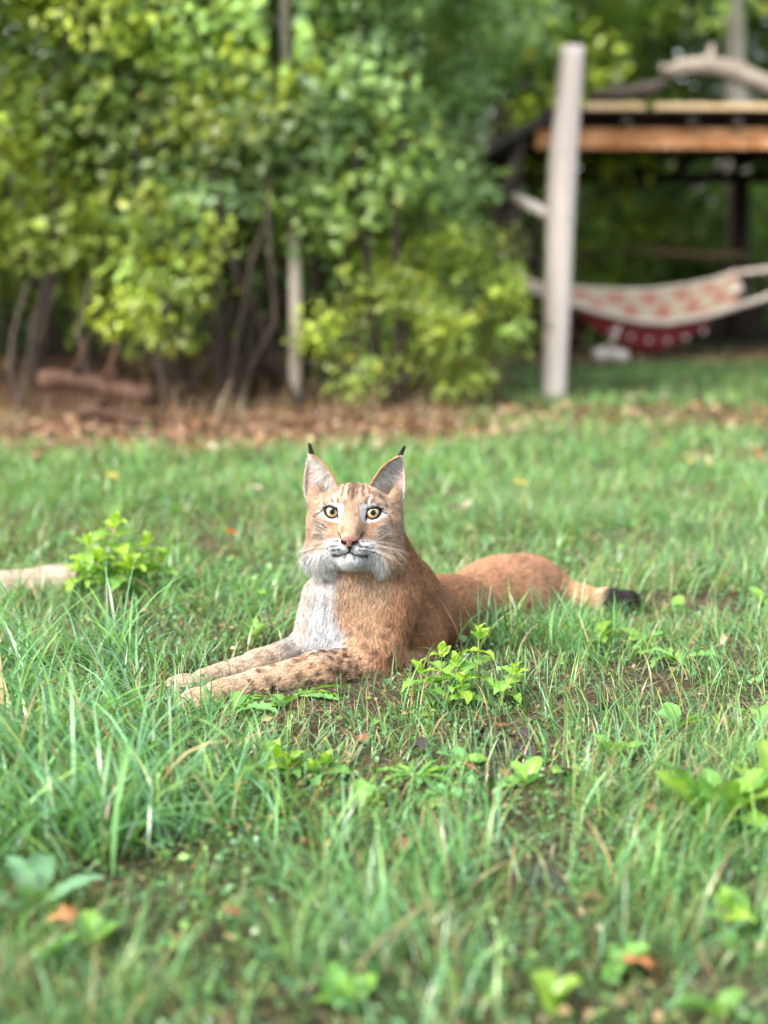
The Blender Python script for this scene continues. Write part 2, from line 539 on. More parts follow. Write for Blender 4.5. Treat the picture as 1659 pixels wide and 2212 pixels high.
def body_colour(p, names, best, n):
    c = np.tile(C_RUST, (len(p), 1))
    n1 = fbm(p, 28, 21); n2 = fbm(p, 90, 22)
    rump = sstep(3.62, 3.95, p[:, 1])
    c = mixc(c, C_RUMP, rump * (0.55 + 0.45 * sstep(0.0, 0.12, p[:, 2])))  # paler rump coat, with sky light on its top put into the colour
    c = c * (0.80 + 0.42 * n1)[:, None]
    c = mixc(c, C_RUST * 0.55, sstep(0.52, 0.72, n2) * 0.45)
    zi = {k: i for i, k in enumerate(names)}
    d = best
    def near(z, m=0.012):
        o = [i for k, i in zi.items() if k != z]
        return sstep(m, -m, d[:, zi[z]] - d[:, o].min(1))
    ln, lf, sh, ft, tl = near('leg_near'), near('leg_far'), near('shoulder'), near('foot'), near('tail')
    leg_c = np.array([0.60, 0.385, 0.245])
    c = mixc(c, leg_c * (0.85 + 0.3 * n1)[:, None], ln * 0.9)
    c = mixc(c, np.array([0.70, 0.52, 0.38]), ln * sstep(0.02, -0.30, p[:, 0]) * 0.75)
    c = mixc(c, C_CREAM * (0.9 + 0.2 * n1)[:, None], lf)
    c = mixc(c, np.array([0.48, 0.30, 0.18]), ft)
    # throat: grey-brown, grizzled
    c = mixc(c, np.array([0.33, 0.24, 0.165]) * (0.7 + 0.6 * n2)[:, None], blob(p, P(772, 1275, 3.34), (0.075, 0.09, 0.042), 0.5) * 0.85)
    c = mixc(c, np.array([0.38, 0.25, 0.155]) * (0.7 + 0.6 * n2)[:, None], blob(p, P(775, 1330, 3.34), (0.055, 0.09, 0.06), 0.6) * 0.8)
    # white bib running down to the inside of the forelegs
    pw = p; p = p + (np.stack([vnoise(p, 60, 95), vnoise(p, 60, 96), vnoise(p, 60, 97)], 1) - 0.5) * 0.028
    for (x, y, Y, rr) in [(690, 1245, 3.36, .035), (688, 1290, 3.36, .034), (692, 1335, 3.36, .036), (702, 1375, 3.36, .040), (690, 1400, 3.38, .036), (660, 1395, 3.40, .028)]:
        c = mixc(c, C_WHITE * (0.62 + 0.55 * n2)[:, None], blob(p, P(x, y, Y), (rr, rr * 2.2, rr), 0.5) * 0.92)
    for (x, y, Y) in [(662, 1265, 3.45), (652, 1310, 3.46), (640, 1350, 3.46), (640, 1385, 3.44)]:
        c = mixc(c, np.array([0.46, 0.425, 0.39]) * (0.6 + 0.6 * n2)[:, None], blob(p, P(x, y, Y), (0.034, 0.07, 0.042), 0.4) * 0.92)
    p = pw
    # spots
    if len(SPOTS):
        for i in range(0, len(p), 40000):
            q = p[i:i + 40000]
            q = q + (np.stack([vnoise(q, 130, 91), vnoise(q, 130, 92), vnoise(q, 130, 93)], 1) - 0.5) * 0.011
            dd = np.linalg.norm(q[:, None, :] - SPOTS[None, :, :3], axis=2)
            ww = (1 - sstep(0.55, 1.25, dd / SPOTS[None, :, 3])) * SPOTS[None, :, 4]
            c[i:i + 40000] = mixc(c[i:i + 40000], np.array([0.085, 0.042, 0.024]), ww.max(1))
    # tail: pale ring, then black
    tx = (p - P(1250, 1292, 4.06)) @ unit((P(1356, 1300, 4.0) - P(1250, 1292, 4.06)))
    c = mixc(c, np.array([0.46, 0.25, 0.135]), tl * sstep(0.0, 0.03, tx))
    c = mixc(c, np.array([0.62, 0.47, 0.36]), tl * sstep(0.03, 0.05, tx) * 0.5)
    c = mixc(c, C_BLACK, tl * sstep(0.064, 0.072, tx))
    return c

# spot centres scattered over shoulder and forelegs
def scatter_spots():
    sel = LV[rng.permutation(len(LV))[:9000]]
    names, best, fl = zone_weights(sel)
    out = []
    for p, b in zip(sel, best):
        z = names[int(b.argmin())]
        if z == 'leg_near': s, r, st = 0.018, 0.0078, 1.0
        elif z == 'leg_far': s, r, st = 0.026, 0.0062, 0.65
        elif z == 'shoulder' and p[2] < 0.13: s, r, st = 0.022, 0.0085, 0.8
        elif z == 'body' and p[1] < 3.40 and p[2] < 0.11 and p[0] > -0.07: s, r, st = 0.024, 0.007, 0.55
        elif z in ('shoulder', 'body') and p[1] < 3.5: s, r, st = 0.034, 0.009, 0.20
        else: continue
        if z == 'leg_near' and p[0] < -0.27: st *= 0.5
        if all(np.linalg.norm(p - o[:3]) > s for o in out):
            out.append(np.array([*p, r * (0.7 + 0.7 * rng.random()), st * (0.6 + 0.4 * rng.random())]))
    return np.array(out)
SPOTS = np.zeros((0, 5))
SPOTS = scatter_spots()

def coat(p, n=None):
    names, best, fl = zone_weights(p)
    cb = body_colour(p, names, best, n)
    cf = face_colour(p)
    hd = best[:, names.index('head')]; ob = np.delete(best, names.index('head'), 1).min(1)
    h = to_head(p)
    w = sstep(0.010, -0.006, hd - ob)
    return mixc(cb, cf, w), w, names, best, fl, h

lynx = empty('lynx', (0, 0, 0))
tag(lynx, 'rust-brown lynx with spotted forelegs and black ear tufts lying in the grass, facing the camera', 'lynx')
m_skin, nt, b = new_mat('lynx_coat_base')
a_ = attr_col(nt)
nt.links.new(a_.outputs['Color'], b.inputs['Base Color'])
b.inputs['Roughness'].default_value = 0.9
b.inputs['Specular IOR Level'].default_value = 0.1
bc, *_ = coat(LV)
body = mesh_obj('body', LV, LF, m_skin, lynx, bc * 0.8, smooth=True)

# --- fur: real strands rooted on the body
def tri_sample(V, F, count, weight):
    tri = np.concatenate([F[:, [0, 1, 2]], F[:, [0, 2, 3]]])
    A, B, C = V[tri[:, 0]], V[tri[:, 1]], V[tri[:, 2]]
    N = np.cross(B - A, C - A)
    ar = np.linalg.norm(N, axis=1) * 0.5
    w = ar * weight((A + B + C) / 3)
    t = rng.choice(len(tri), count, p=w / w.sum())
    u, v = rng.random(count), rng.random(count)
    m = u + v > 1
    u[m], v[m] = 1 - u[m], 1 - v[m]
    return A[t] + u[:, None] * (B[t] - A[t]) + v[:, None] * (C[t] - A[t]), tri[t], u, v

def vert_normals(V, F):
    N = np.zeros_like(V)
    tri = np.concatenate([F[:, [0, 1, 2]], F[:, [0, 2, 3]]])
    fn = np.cross(V[tri[:, 1]] - V[tri[:, 0]], V[tri[:, 2]] - V[tri[:, 0]])
    for k in range(3):
        np.add.at(N, tri[:, k], fn)
    return unit(N)

m_fur, nt, b = new_mat('lynx_fur')
a_ = attr_col(nt)
nt.links.new(a_.outputs['Color'], b.inputs['Base Color'])
b.inputs['Roughness'].default_value = 0.55
b.inputs['Specular IOR Level'].default_value = 0.25

def hair_obj(name, pts, cols, rad, parent, mat):
    """pts (n,k,3), cols (n,k,3), rad (n,k)"""
    n, k, _ = pts.shape
    hc = bpy.data.hair_curves.new(name)
    hc.add_curves([k] * n)
    hc.attributes['position'].data.foreach_set('vector', pts.astype(np.float32).ravel())
    ra = hc.attributes.get('radius') or hc.attributes.new('radius', 'FLOAT', 'POINT')
    ra.data.foreach_set('value', rad.astype(np.float32).ravel())
    ca = hc.attributes.new('col', 'FLOAT_COLOR', 'POINT')
    c4 = np.ones((n * k, 4), np.float32); c4[:, :3] = cols.reshape(-1, 3)
    ca.data.foreach_set('color', c4.ravel())
    hc.materials.append(mat)
    ob = bpy.data.objects.new(name, hc)
    COL.objects.link(ob)
    ob.parent = parent
    return ob

def strands(root, n, flow, length, lift, col, width, curl=0.25, tipdark=0.0, steps=4, jit=0.22):
    t = unit(flow - (flow * n).sum(1, keepdims=True) * n + 1e-6)
    side = np.cross(n, t)
    ang = rng.normal(0, jit, len(root))
    t = t * np.cos(ang)[:, None] + side * np.sin(ang)[:, None]
    li = np.clip(lift * (1 + rng.normal(0, 0.25, len(root))), 0.03, 1.2)
    pts = [root - n * 0.0015]
    L = length * (0.65 + 0.6 * rng.random(len(root)))
    cur = root
    for s in range(1, steps):
        fr = s / (steps - 1)
        l = li * (1 - 0.75 * fr)
        d = unit(t * np.cos(l)[:, None] + n * np.sin(l)[:, None] + np.array([0, 0, -curl * fr]) )
        cur = cur + d * (L / (steps - 1))[:, None]
        pts.append(cur)
    pts = np.stack(pts, 1)
    fr = np.linspace(0, 1, steps)
    v = np.clip(1 + rng.normal(0, 0.20, len(root)), 0.35, 1.9)
    g = rng.random(len(root))
    v = np.where(g < 0.14, v * 0.55, np.where(g > 0.88, v * 1.35, v))
    v = np.where(col[:, 0] > 0.7, 0.6 + 0.4 * v, v)
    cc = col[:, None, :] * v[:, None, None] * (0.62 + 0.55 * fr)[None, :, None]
    if np.ndim(tipdark):
        cc = cc * (1 - tipdark[:, None] * (fr > 0.7)[None, :])[..., None]
    rad = width[:, None] * (1 - 0.85 * fr ** 1.5)[None, :] * 0.5
    return pts, np.clip(cc, 0.004, 0.95), rad

LN = vert_normals(LV, LF)
NOSE_C = np.array([0.0, -50.0, 52.0])
def head_params(h):
    """length (m), lift for a root in head coordinates"""
    r, u, f = h.T
    a = np.abs(r)
    de = np.minimum(np.linalg.norm(h[:, :2] - [42, 0], axis=1), np.linalg.norm(h[:, :2] - [-42, 0], axis=1))
    dn = np.linalg.norm(h - NOSE_C, axis=1)
    L = 0.009 + 0.0 * a
    L = L + 0.006 * sstep(70, 90, a)
    L = np.where(f > -40, L * (0.32 + 0.68 * sstep(14, 34, de)), L)
    L = L * (0.35 + 0.65 * sstep(18, 70, dn))
    ruff = sstep(34, 62, a) * sstep(-56, -84, u) * sstep(25, 0, f)
    L = L + 0.030 * ruff + 0.012 * ruff * sstep(-70, -86, r)
    chin = sstep(-98, -108, u) * (1 - sstep(30, 50, a))
    L = L + 0.006 * chin
    return L, ruff

def make_fur(count_head, count_body):
    def wt(c):
        h = to_head(c)
        inh = (np.linalg.norm(h / np.array([125, 130, 130]), axis=1) < 1)
        return inh.astype(float)
    P1, T1, u1, v1 = tri_sample(LV, LF, count_head, wt)
    P2, T2, u2, v2 = tri_sample(LV, LF, count_body, lambda c: 1.0 - wt(c))
    R = np.concatenate([P1, P2]); T = np.concatenate([T1, T2]); u = np.concatenate([u1, u2]); v = np.concatenate([v1, v2])
    N = unit(LN[T[:, 0]] * (1 - u - v)[:, None] + LN[T[:, 1]] * u[:, None] + LN[T[:, 2]] * v[:, None])
    col, w, names, best, fl, h = coat(R)
    # strands away from the eyeballs, the nose leather and the ground side
    e = np.minimum(np.linalg.norm((h - EYE_C[0]) , axis=1), np.linalg.norm((h - EYE_C[1]), axis=1))
    opening = np.minimum(eye_open(h, -1), eye_open(h, 1))
    keep = (opening > 1.15) | (h[:, 2] < -30)
    keep &= ~((np.abs(h[:, 0]) < 16) & (h[:, 1] < -48) & (h[:, 1] > -72) & (h[:, 2] > 46))
    R, N, col, w, best, fl, h = [q[keep] for q in (R, N, col, w, best, fl, h)]
    Lh, ruff = head_params(h)
    # body lengths
    zi = {k: i for i, k in enumerate(names)}
    lb = np.full(len(R), 0.017)
    zb = best.argmin(1)
    lb[zb == zi['leg_near']] = 0.0105; lb[zb == zi['leg_far']] = 0.012; lb[zb == zi['tail']] = 0.016; lb[zb == zi['foot']] = 0.012
    lb[zb == zi['shoulder']] = 0.014
    hfl = unit(h - np.array([0, -46, 30.0]))
    hfl[:, 1] += 0.25 * sstep(10, 40, h[:, 1])
    hfl = unit(hfl + ruff[:, None] * np.stack([np.sign(h[:, 0]) * 0.12, -1.2 + 0 * h[:, 0], -0.1 + 0 * h[:, 0]], 1))
    under = sstep(-85, -105, h[:, 1])
    hfl = unit(hfl + under[:, None] * np.array([0, -0.9, 0.0]))
    flow = unit(fl * (1 - w)[:, None] + (hfl @ HM.T) * w[:, None])
    L = lb * (1 - w) + Lh * w
    lift = np.full(len(R), 0.38) * (1 - w) + (0.42 + 0.25 * ruff) * w
    stq = R - flow * ((R * flow).sum(1, keepdims=True)) * 0.86
    clump = vnoise(stq, 230, 33) * 0.6 + vnoise(stq, 480, 34) * 0.4
    col = col * np.where(col[:, :1] > 0.45, (0.82 + 0.36 * clump)[:, None], (0.52 + 0.96 * clump)[:, None])
    wid = np.where(w > 0.5, 0.00075, 0.00110)
    wid = np.where((w > 0.5) & (ruff > 0.3), 0.0010, wid)
    tip = (rng.random(len(R)) < 0.22) * 0.5 * (col[:, 0] < 0.7)
    # combing noise so the coat parts into locks
    comb = np.stack([vnoise(R, 70, 41), vnoise(R, 70, 42), vnoise(R, 70, 43)], 1) - 0.5
    flow = unit(flow + comb * (0.45 + 0.35 * w)[:, None])
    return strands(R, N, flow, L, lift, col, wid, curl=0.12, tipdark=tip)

def eye_open(h, s):
    """<1 inside the almond opening of the eye on side s"""
    x = (h[:, 0] * s - 42.0); y = h[:, 1]
    # tilted: inner corner low, outer corner high
    ca, sa = math.cos(math.radians(22)), math.sin(math.radians(22))
    xx = x * ca + y * sa; yy = -x * sa + y * ca
    top = 11.8 * (1 - np.clip(np.abs(xx) / 16.0, 0, 1) ** 2.0)
    bot = 11.2 * (1 - np.clip(np.abs(xx) / 16.0, 0, 1) ** 2.2)
    hh = np.where(yy > 0, np.maximum(top, 0.01), np.maximum(bot, 0.01)) * 0.97
    return np.maximum(np.abs(xx) / 16.0, np.abs(yy) / hh)

fp, fc, fr_ = make_fur(100000, 210000)
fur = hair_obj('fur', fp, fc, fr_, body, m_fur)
tag(fur, kind='stuff')

# --- eyes
m_eye, nt, b = new_mat('eyeball_dark')
b.inputs['Base Color'].default_value = (0.02, 0.012, 0.008, 1); b.inputs['Roughness'].default_value = 0.25
m_iris, nt, b = new_mat('iris_gold')
a_ = attr_col(nt); nt.links.new(a_.outputs['Color'], b.inputs['Base Color'])
b.inputs['Roughness'].default_value = 0.35; b.inputs['Coat Weight'].default_value = 1.0; b.inputs['Coat Roughness'].default_value = 0.02
m_pupil, nt, b = new_mat('pupil_black')
b.inputs['Base Color'].default_value = (0.002, 0.002, 0.002, 1); b.inputs['Roughness'].default_value = 0.05; b.inputs['Specular IOR Level'].default_value = 0.25
m_lid, nt, b = new_mat('eyelid_rim')
a_ = attr_col(nt); nt.links.new(a_.outputs['Color'], b.inputs['Base Color']); b.inputs['Roughness'].default_value = 0.85; b.inputs['Specular IOR Level'].default_value = 0.06

def cap(center_h, axis_h, R, ang0, ang1, rings, segs, colf=None):
    """spherical cap or ring around axis, in head coordinates -> world"""
    ax = np.array(axis_h) / np.linalg.norm(axis_h)
    e1 = unit(np.cross([0, 1.0, 0], ax)); e2 = np.cross(ax, e1)
    vs, cs = [], []
    for i in range(rings + 1):
        a = ang0 + (ang1 - ang0) * i / rings
        for j in range(segs):
            ph = 2 * math.pi * j / segs
            d = ax * math.cos(a) + (e1 * math.cos(ph) + e2 * math.sin(ph)) * math.sin(a)
            vs.append(Hd(*(center_h + R * d)))
            if colf: cs.append(colf(i / rings, ph))
    fs = [[i * segs + j, i * segs + (j + 1) % segs, (i + 1) * segs + (j + 1) % segs, (i + 1) * segs + j] for i in range(rings) for j in range(segs)]
    return np.array(vs), np.array(fs), (np.array(cs) if colf else None)

cam_h = to_head(np.array([[0, 0, PH + 0.12]]))[0]
for s, ec in zip((-1, 1), EYE_C):
    gaze = cam_h - ec
    gaze = gaze / np.linalg.norm(gaze)
    v, f, _ = cap(ec, gaze, EYE_R, 0.001, 2.6, 24, 32)
    eye = mesh_obj('eye', v, f, m_eye, lynx, smooth=True)
    rr = random.Random(3)
    spoke = [rr.random() for _ in range(64)]
    def icol(t, ph):
        k = spoke[int(ph / (2 * math.pi) * 48)]
        inner, mid, outer = np.array([0.30, 0.21, 0.09]), np.array([0.43, 0.34, 0.185]), np.array([0.05, 0.03, 0.012])
        c = inner * (1 - t) + mid * t if t < 0.68 else mid * (1 - (t - 0.68) / 0.32) + outer * (t - 0.68) / 0.32
        return c * (0.85 + 0.3 * k)
    v, f, c = cap(ec, gaze, EYE_R + 0.35, 0.15, 0.80, 14, 48, icol)
    mesh_obj('iris', v, f, m_iris, eye, c, smooth=True)
    v, f, _ = cap(ec, gaze, EYE_R + 0.55, 0.0001, 0.35, 6, 24)
    mesh_obj('pupil', v, f, m_pupil, eye, smooth=True)
    # lid: dark rim following the almond opening
    rim, rimc = [], []
    ca, sa = math.cos(math.radians(22)), math.sin(math.radians(22))
    K = 40
    for j in range(K):
        ph = 2 * math.pi * j / K
        xx = 17.0 * math.cos(ph)
        yy = (7.9 if math.sin(ph) > 0 else 11.2) * math.sin(ph) * abs(math.sin(ph)) ** 0.45
        x = xx * ca - yy * sa; y = xx * sa + yy * ca
        for (ro, lift) in ((0.93, 0.7), (0.99, 1.4), (1.16 if math.sin(ph) < 0.0 else 1.46, 1.4), (1.22 if math.sin(ph) < 0 else 1.54, 0.3), (1.32 if math.sin(ph) < 0 else 1.66, -1.5)):
            px, py = x * ro, y * ro
            d2 = px * px + py * py
            z = math.sqrt(max((EYE_R + lift) ** 2 - d2, 3.0 ** 2))
            z -= max(0, math.sqrt(d2) - 13) * 0.25
            rim.append(Hd(ec[0] + s * px, ec[1] + py, ec[2] + z))
            rimc.append(C_WHITE * 0.9 if lift < 0.4 else C_BLACK)
    fs = [[j * 5 + k, j * 5 + k + 1, ((j + 1) % K) * 5 + k + 1, ((j + 1) % K) * 5 + k] for j in range(K) for k in range(4)]
    mesh_obj('eyelid', np.array(rim), np.array(fs), m_lid, eye, np.array(rimc), smooth=True)

# --- nose leather
def nose_mesh():
    L = []
    def e(c, rad, k=0.004): L.append(('ell', (Hd(*c), np.array(rad) * 0.001, HM), k, None, None))
    e((0, -53, 53), (13, 6, 8)); e((11, -58, 52), (7.5, 6.5, 7)); e((-11, -58, 52), (7.5, 6.5, 7)); e((0, -62, 54), (6.5, 9, 7)); e((0, -69, 51), (4.5, 6, 6))
    car = []
    for s in (-1, 1):
        for t in np.linspace(0, 1, 5):
            car.append((Hd(s * (8 + 6.5 * t), -61.5 + 3.0 * t * t, 60 - 2 * t), 0.0034 - 0.0006 * t, 0.002))
        car.append((Hd(0, -63, 62), 0.0012, 0.002))
    c = Hd(0, -59, 51)
    g = [np.arange(c[i] - 0.032, c[i] + 0.032, 0.0012) for i in range(3)]
    return build_sdf_mesh(L, car, *g)
m_nose, nt, b = new_mat('nose_leather')
a_ = attr_col(nt); nt.links.new(a_.outputs['Color'], b.inputs['Base Color'])
b.inputs['Roughness'].default_value = 0.5; b.inputs['Specular IOR Level'].default_value = 0.22
tcn, non, crn = noise_ramp(nt, 900, [(0.3, (0, 0, 0)), (0.7, (1, 1, 1))], detail=2)
bump(nt, b, non.outputs['Fac'], 0.25, 0.001)
v, f = nose_mesh()
hh = to_head(v)
c = np.tile(np.array([0.19, 0.085, 0.075]), (len(v), 1))
edge = np.maximum(seg(np.abs(hh[:, 0]), hh[:, 1], 15, -48, 18, -58, 1.6, 0.7), seg(np.abs(hh[:, 0]), hh[:, 1], 0, -45, 15, -48, 1.4, 0.7))
nost = seg(np.abs(hh[:, 0]), hh[:, 1], 8, -61.5, 14.5, -58.5, 3.4, 0.4)  # nostril hollows painted near black for the shadow inside them
low = sstep(-65, -70, hh[:, 1])
c = mixc(c, np.array([0.004, 0.003, 0.003]), np.maximum(np.maximum(edge * 0.8, nost), low))
c = mixc(c, np.array([0.03, 0.012, 0.012]), seg(hh[:, 0], hh[:, 1], 0, -55, 0, -70, 0.8, 0.6) * 0.9)
mesh_obj('nose', v, f, m_nose, lynx, c, smooth=True)

# --- ears: cupped shells with an inside, an outside and long hair
def bez(pts, t):
    pts = np.array(pts, float)
    s = np.linspace(0, 1, len(pts))
    # smooth interpolation through the points
    out = np.stack([np.interp(t, s, pts[:, k]) for k in range(pts.shape[1])], -1)
    return out
m_ear, nt, b = new_mat('ear_skin')
a_ = attr_col(nt); nt.links.new(a_.outputs['Color'], b.inputs['Base Color']); b.inputs['Roughness'].default_value = 0.8
IN_E = [(33, 57), (42, 74), (52, 90), (65, 103), (78, 112), (88, 117)]
OUT_E = [(93, 12), (101, 30), (104, 52), (103, 76), (100, 98), (92, 116)]
def ear_pt(S, T):
    """S across (0 inner edge, 1 outer edge), T base to tip; head mm for the right-hand ear"""
    a = bez(IN_E, T); o = bez(OUT_E, T)
    xy = a * (1 - S)[:, None] + o * S[:, None]
    base_f = -30 - 22 * S - 22 * T
    dep = 26 * np.sin(np.pi * np.clip(S, 0, 1)) ** 0.8 * (1 - T) ** 0.6
    return np.column_stack([xy, base_f - dep])
NS, NT = 20, 24
S, T = np.meshgrid(np.linspace(0, 1, NS), np.linspace(-0.12, 1, NT), indexing='xy')
for s in (-1, 1):
    q = ear_pt(S.ravel(), np.clip(T.ravel(), 0, 1))
    q[:, 1] -= np.where(T.ravel() < 0, 14, 0); q[:, 2] -= np.where(T.ravel() < 0, 6, 0)
    back = q.copy(); back[:, 2] -= 4.0 * np.sin(np.pi * np.clip(S.ravel(), 0.02, 0.98)) + 1.2
    back[:, 0] += (S.ravel() - 0.5) * 3.0
    q[:, 0] *= s * (1.04 if s < 0 else 1); back[:, 0] *= s * (1.04 if s < 0 else 1)
    v = np.concatenate([q, back]); n0 = NS * NT
    fs = []
    for i in range(NT - 1):
        for j in range(NS - 1):
            k = i * NS + j
            A = [k, k + 1, k + NS + 1, k + NS]
            B = [x + n0 for x in A[::-1]]
            fs += [A, B]
        for k in (i * NS, i * NS + NS - 1):
            fs.append([k, k + NS, k + NS + n0, k + n0])
    fs += [[(NT - 1) * NS + j, (NT - 1) * NS + j + 1, (NT - 1) * NS + j + 1 + n0, (NT - 1) * NS + j + n0] for j in range(NS - 1)]
    cs = np.tile(np.array([0.26, 0.17, 0.15]), (2 * n0, 1)); cs[n0:] = C_RUST * 0.8
    cs[:n0] = mixc(cs[:n0], np.array([0.36, 0.20, 0.17]), (1 - np.abs(S.ravel() - 0.72) / 0.2))
    cs[:n0] = mixc(cs[:n0], np.array([0.05, 0.035, 0.03]), sstep(0.32, 0.05, T.ravel()) * sstep(0.15, 0.5, S.ravel()))
    W = np.array([Hd(*x) for x in v])
    ear = mesh_obj('ear', W, np.array(fs), m_ear, lynx, cs, smooth=True)
    # hair on the ear
    def ehair(n, side):
        t = rng.random(n) ** 1.2
        if side == 'in':
            ss = np.clip(np.abs(rng.normal(0.0, 0.30, n)), 0.01, 0.98)
        elif side == 'rim':
            ss = np.where(rng.random(n) < 0.5, rng.uniform(0.0, 0.05, n), rng.uniform(0.95, 1.0, n)); t = rng.random(n)
        elif side == 'base':
            ss = rng.uniform(0.35, 1.0, n); t = rng.random(n) ** 2 * 0.18
        else:
            ss = rng.random(n)
        p = ear_pt(ss, t)
        eps = 0.01
        du = ear_pt(np.clip(ss + eps, 0, 1), t) - ear_pt(np.clip(ss - eps, 0, 1), t)
        dv = ear_pt(ss, np.clip(t + eps, 0, 1)) - ear_pt(ss, np.clip(t - eps, 0, 1))
        nn = unit(np.cross(du, dv))
        nn = nn * np.sign(nn[:, 2:3] + 1e-9)
        if side == 'back':
            p = p - np.array([0, 0, 4.5]) ; nn = -nn
            fl = dv.copy(); L = np.full(n, 0.007); col = np.tile(C_RUST * 1.3, (n, 1)); lift = 0.3
            col = mixc(col, C_BLACK * 3, sstep(0.7, 0.95, t))
        elif side == 'in':
            fl = unit(du) * (0.9 - 0.6 * ss)[:, None] + unit(dv) * -0.35 * (1 - t)[:, None] + unit(dv) * 0.35 * t[:, None]
            L = 0.030 * (1 - 0.6 * t) * (1 - 0.45 * ss); lift = 0.45
            g = rng.random(n)
            col = np.where(g[:, None] < 0.70, np.array([[0.70, 0.68, 0.66]]), np.array([[0.26, 0.20, 0.17]]))
        elif side == 'rim':
            fl = dv + nn * 0.2 + np.where(ss[:, None] < 0.5, -1, 1) * unit(du) * 0.3
            L = np.full(n, 0.007); lift = 0.5
            inn = ss < 0.5
            col = np.where(inn[:, None], np.array([[0.46, 0.28, 0.15]]), np.array([[0.56, 0.51, 0.46]]))
            col = mixc(col, np.array([0.55, 0.34, 0.18]), sstep(0.8, 0.95, t))
        else:
            fl = unit(dv) * 0.8 - unit(du) * 0.2; L = np.full(n, 0.014); lift = 0.7
            col = np.where(rng.random(n)[:, None] < 0.55, np.array([[0.44, 0.34, 0.26]]), np.array([[0.28, 0.19, 0.12]]))
        p[:, 0] *= 1.04 if s < 0 else 1
        for arr in (p, nn, fl): arr[:, 0] *= s
        root = HC + (p * 0.001) @ HM.T
        return strands(root, unit(nn @ HM.T), unit(fl @ HM.T), L, np.full(n, lift), col, np.full(n, 0.00055), curl=0.0, jit=0.25)
    parts = [ehair(4200, 'back'), ehair(2700, 'in'), ehair(2400, 'rim'), ehair(700, 'base')]
    hair_obj('ear_fur', *[np.concatenate([q_[i] for q_ in parts]) for i in range(3)], ear, m_fur)
    # black tuft on the tip
    n = 420
    tip = np.array([89.5, 115, -74.0]) if s > 0 else np.array([93.5, 115, -74.0])
    off = rng.normal(0, 1, (n, 3)) * np.array([1.8, 1.2, 1.8])
    d0 = np.array([0.10, 1.0, -0.05]) if s > 0 else np.array([0.38, 1.0, -0.05])
    dx = 0.55 if s > 0 else 0.30
    d0 = np.array([dx if s > 0 else dx, 1.0, 0.0])
    Lt = 27 * (0.55 + 0.5 * rng.random(n))
    k = 5
    pts = np.zeros((n, k, 3))
    for i in range(k):
        fr = i / (k - 1)
        pts[:, i] = tip + off * (1 - 0.25 * fr) + (d0 / np.linalg.norm(d0)) * (Lt * fr)[:, None] + np.array([-2.0 * fr * fr, 0, 0])
    pts[..., 0] *= s
    Wp = HC + (pts.reshape(-1, 3) * 0.001) @ HM.T
    hair_obj('ear_tuft', Wp.reshape(n, k, 3), np.tile(C_BLACK, (n, k, 1)), np.full((n, k), 0.00040) * np.linspace(1, 0.3, k), ear, m_fur)

# --- whiskers
wp, k = [], 7
for s in (-1, 1):
    for (uu, a0, n_) in [(-58, 26, 3), (-65.5, 22, 5), (-72.5, 20, 5)]:
        for j in range(n_):
            a0_, u0_ = a0 + j * 5.2, uu - 0.2 * j
            L = 62 + 26 * rng.random()
            dirv = np.array([s * (0.85 + 0.2 * rng.random()), 0.05 - 0.25 * rng.random() + (uu + 64) * 0.012, 0.25])
            dirv /= np.linalg.norm(dirv)
            st = np.array([s * a0_, u0_, 40 - 0.35 * (a0_ - 20)])
            wp.append([st + dirv * L * i / (k - 1) + np.array([0, -16 * (i / (k - 1)) ** 2, -26 * (i / (k - 1)) ** 2]) for i in range(k)])
wp = np.array(wp)
Wp = (HC + (wp.reshape(-1, 3) * 0.001) @ HM.T).reshape(wp.shape)
hair_obj('whiskers', Wp, np.full(wp.shape, 0.7), np.full(wp.shape[:2], 0.00018) * np.linspace(1, 0.35, k), lynx, m_fur)
# ------------------------------------------------------------------ ground
def litter_w(x, y):
    """0..1 brown leaf litter under the thicket and on the worn strip"""
    p = np.stack([x, y, 0 * x], -1)
    edge = 7.55 + 0.30 * x + (fbm(p, 0.9, 51) - 0.5) * 1.1
    a = sstep(-0.25, 0.35, y - edge) * (1 - sstep(0.15, 0.9, x))
    strip = np.exp(-((y - (8.7 - 0.05 * x)) / 0.45) ** 2) * sstep(0.0, 0.8, x) * (0.55 + 0.7 * (fbm(p, 1.4, 53) - 0.3))
    strip2 = np.exp(-((y - 6.9) / 0.25) ** 2) * sstep(0.9, 1.5, x) * 0.7
    under = sstep(9.0, 9.8, y) * (1 - sstep(0.5, 0.9, x))
    far = sstep(12.0, 13.0, y)
    return np.clip(np.maximum.reduce([a, strip, strip2, under, far]), 0, 1)

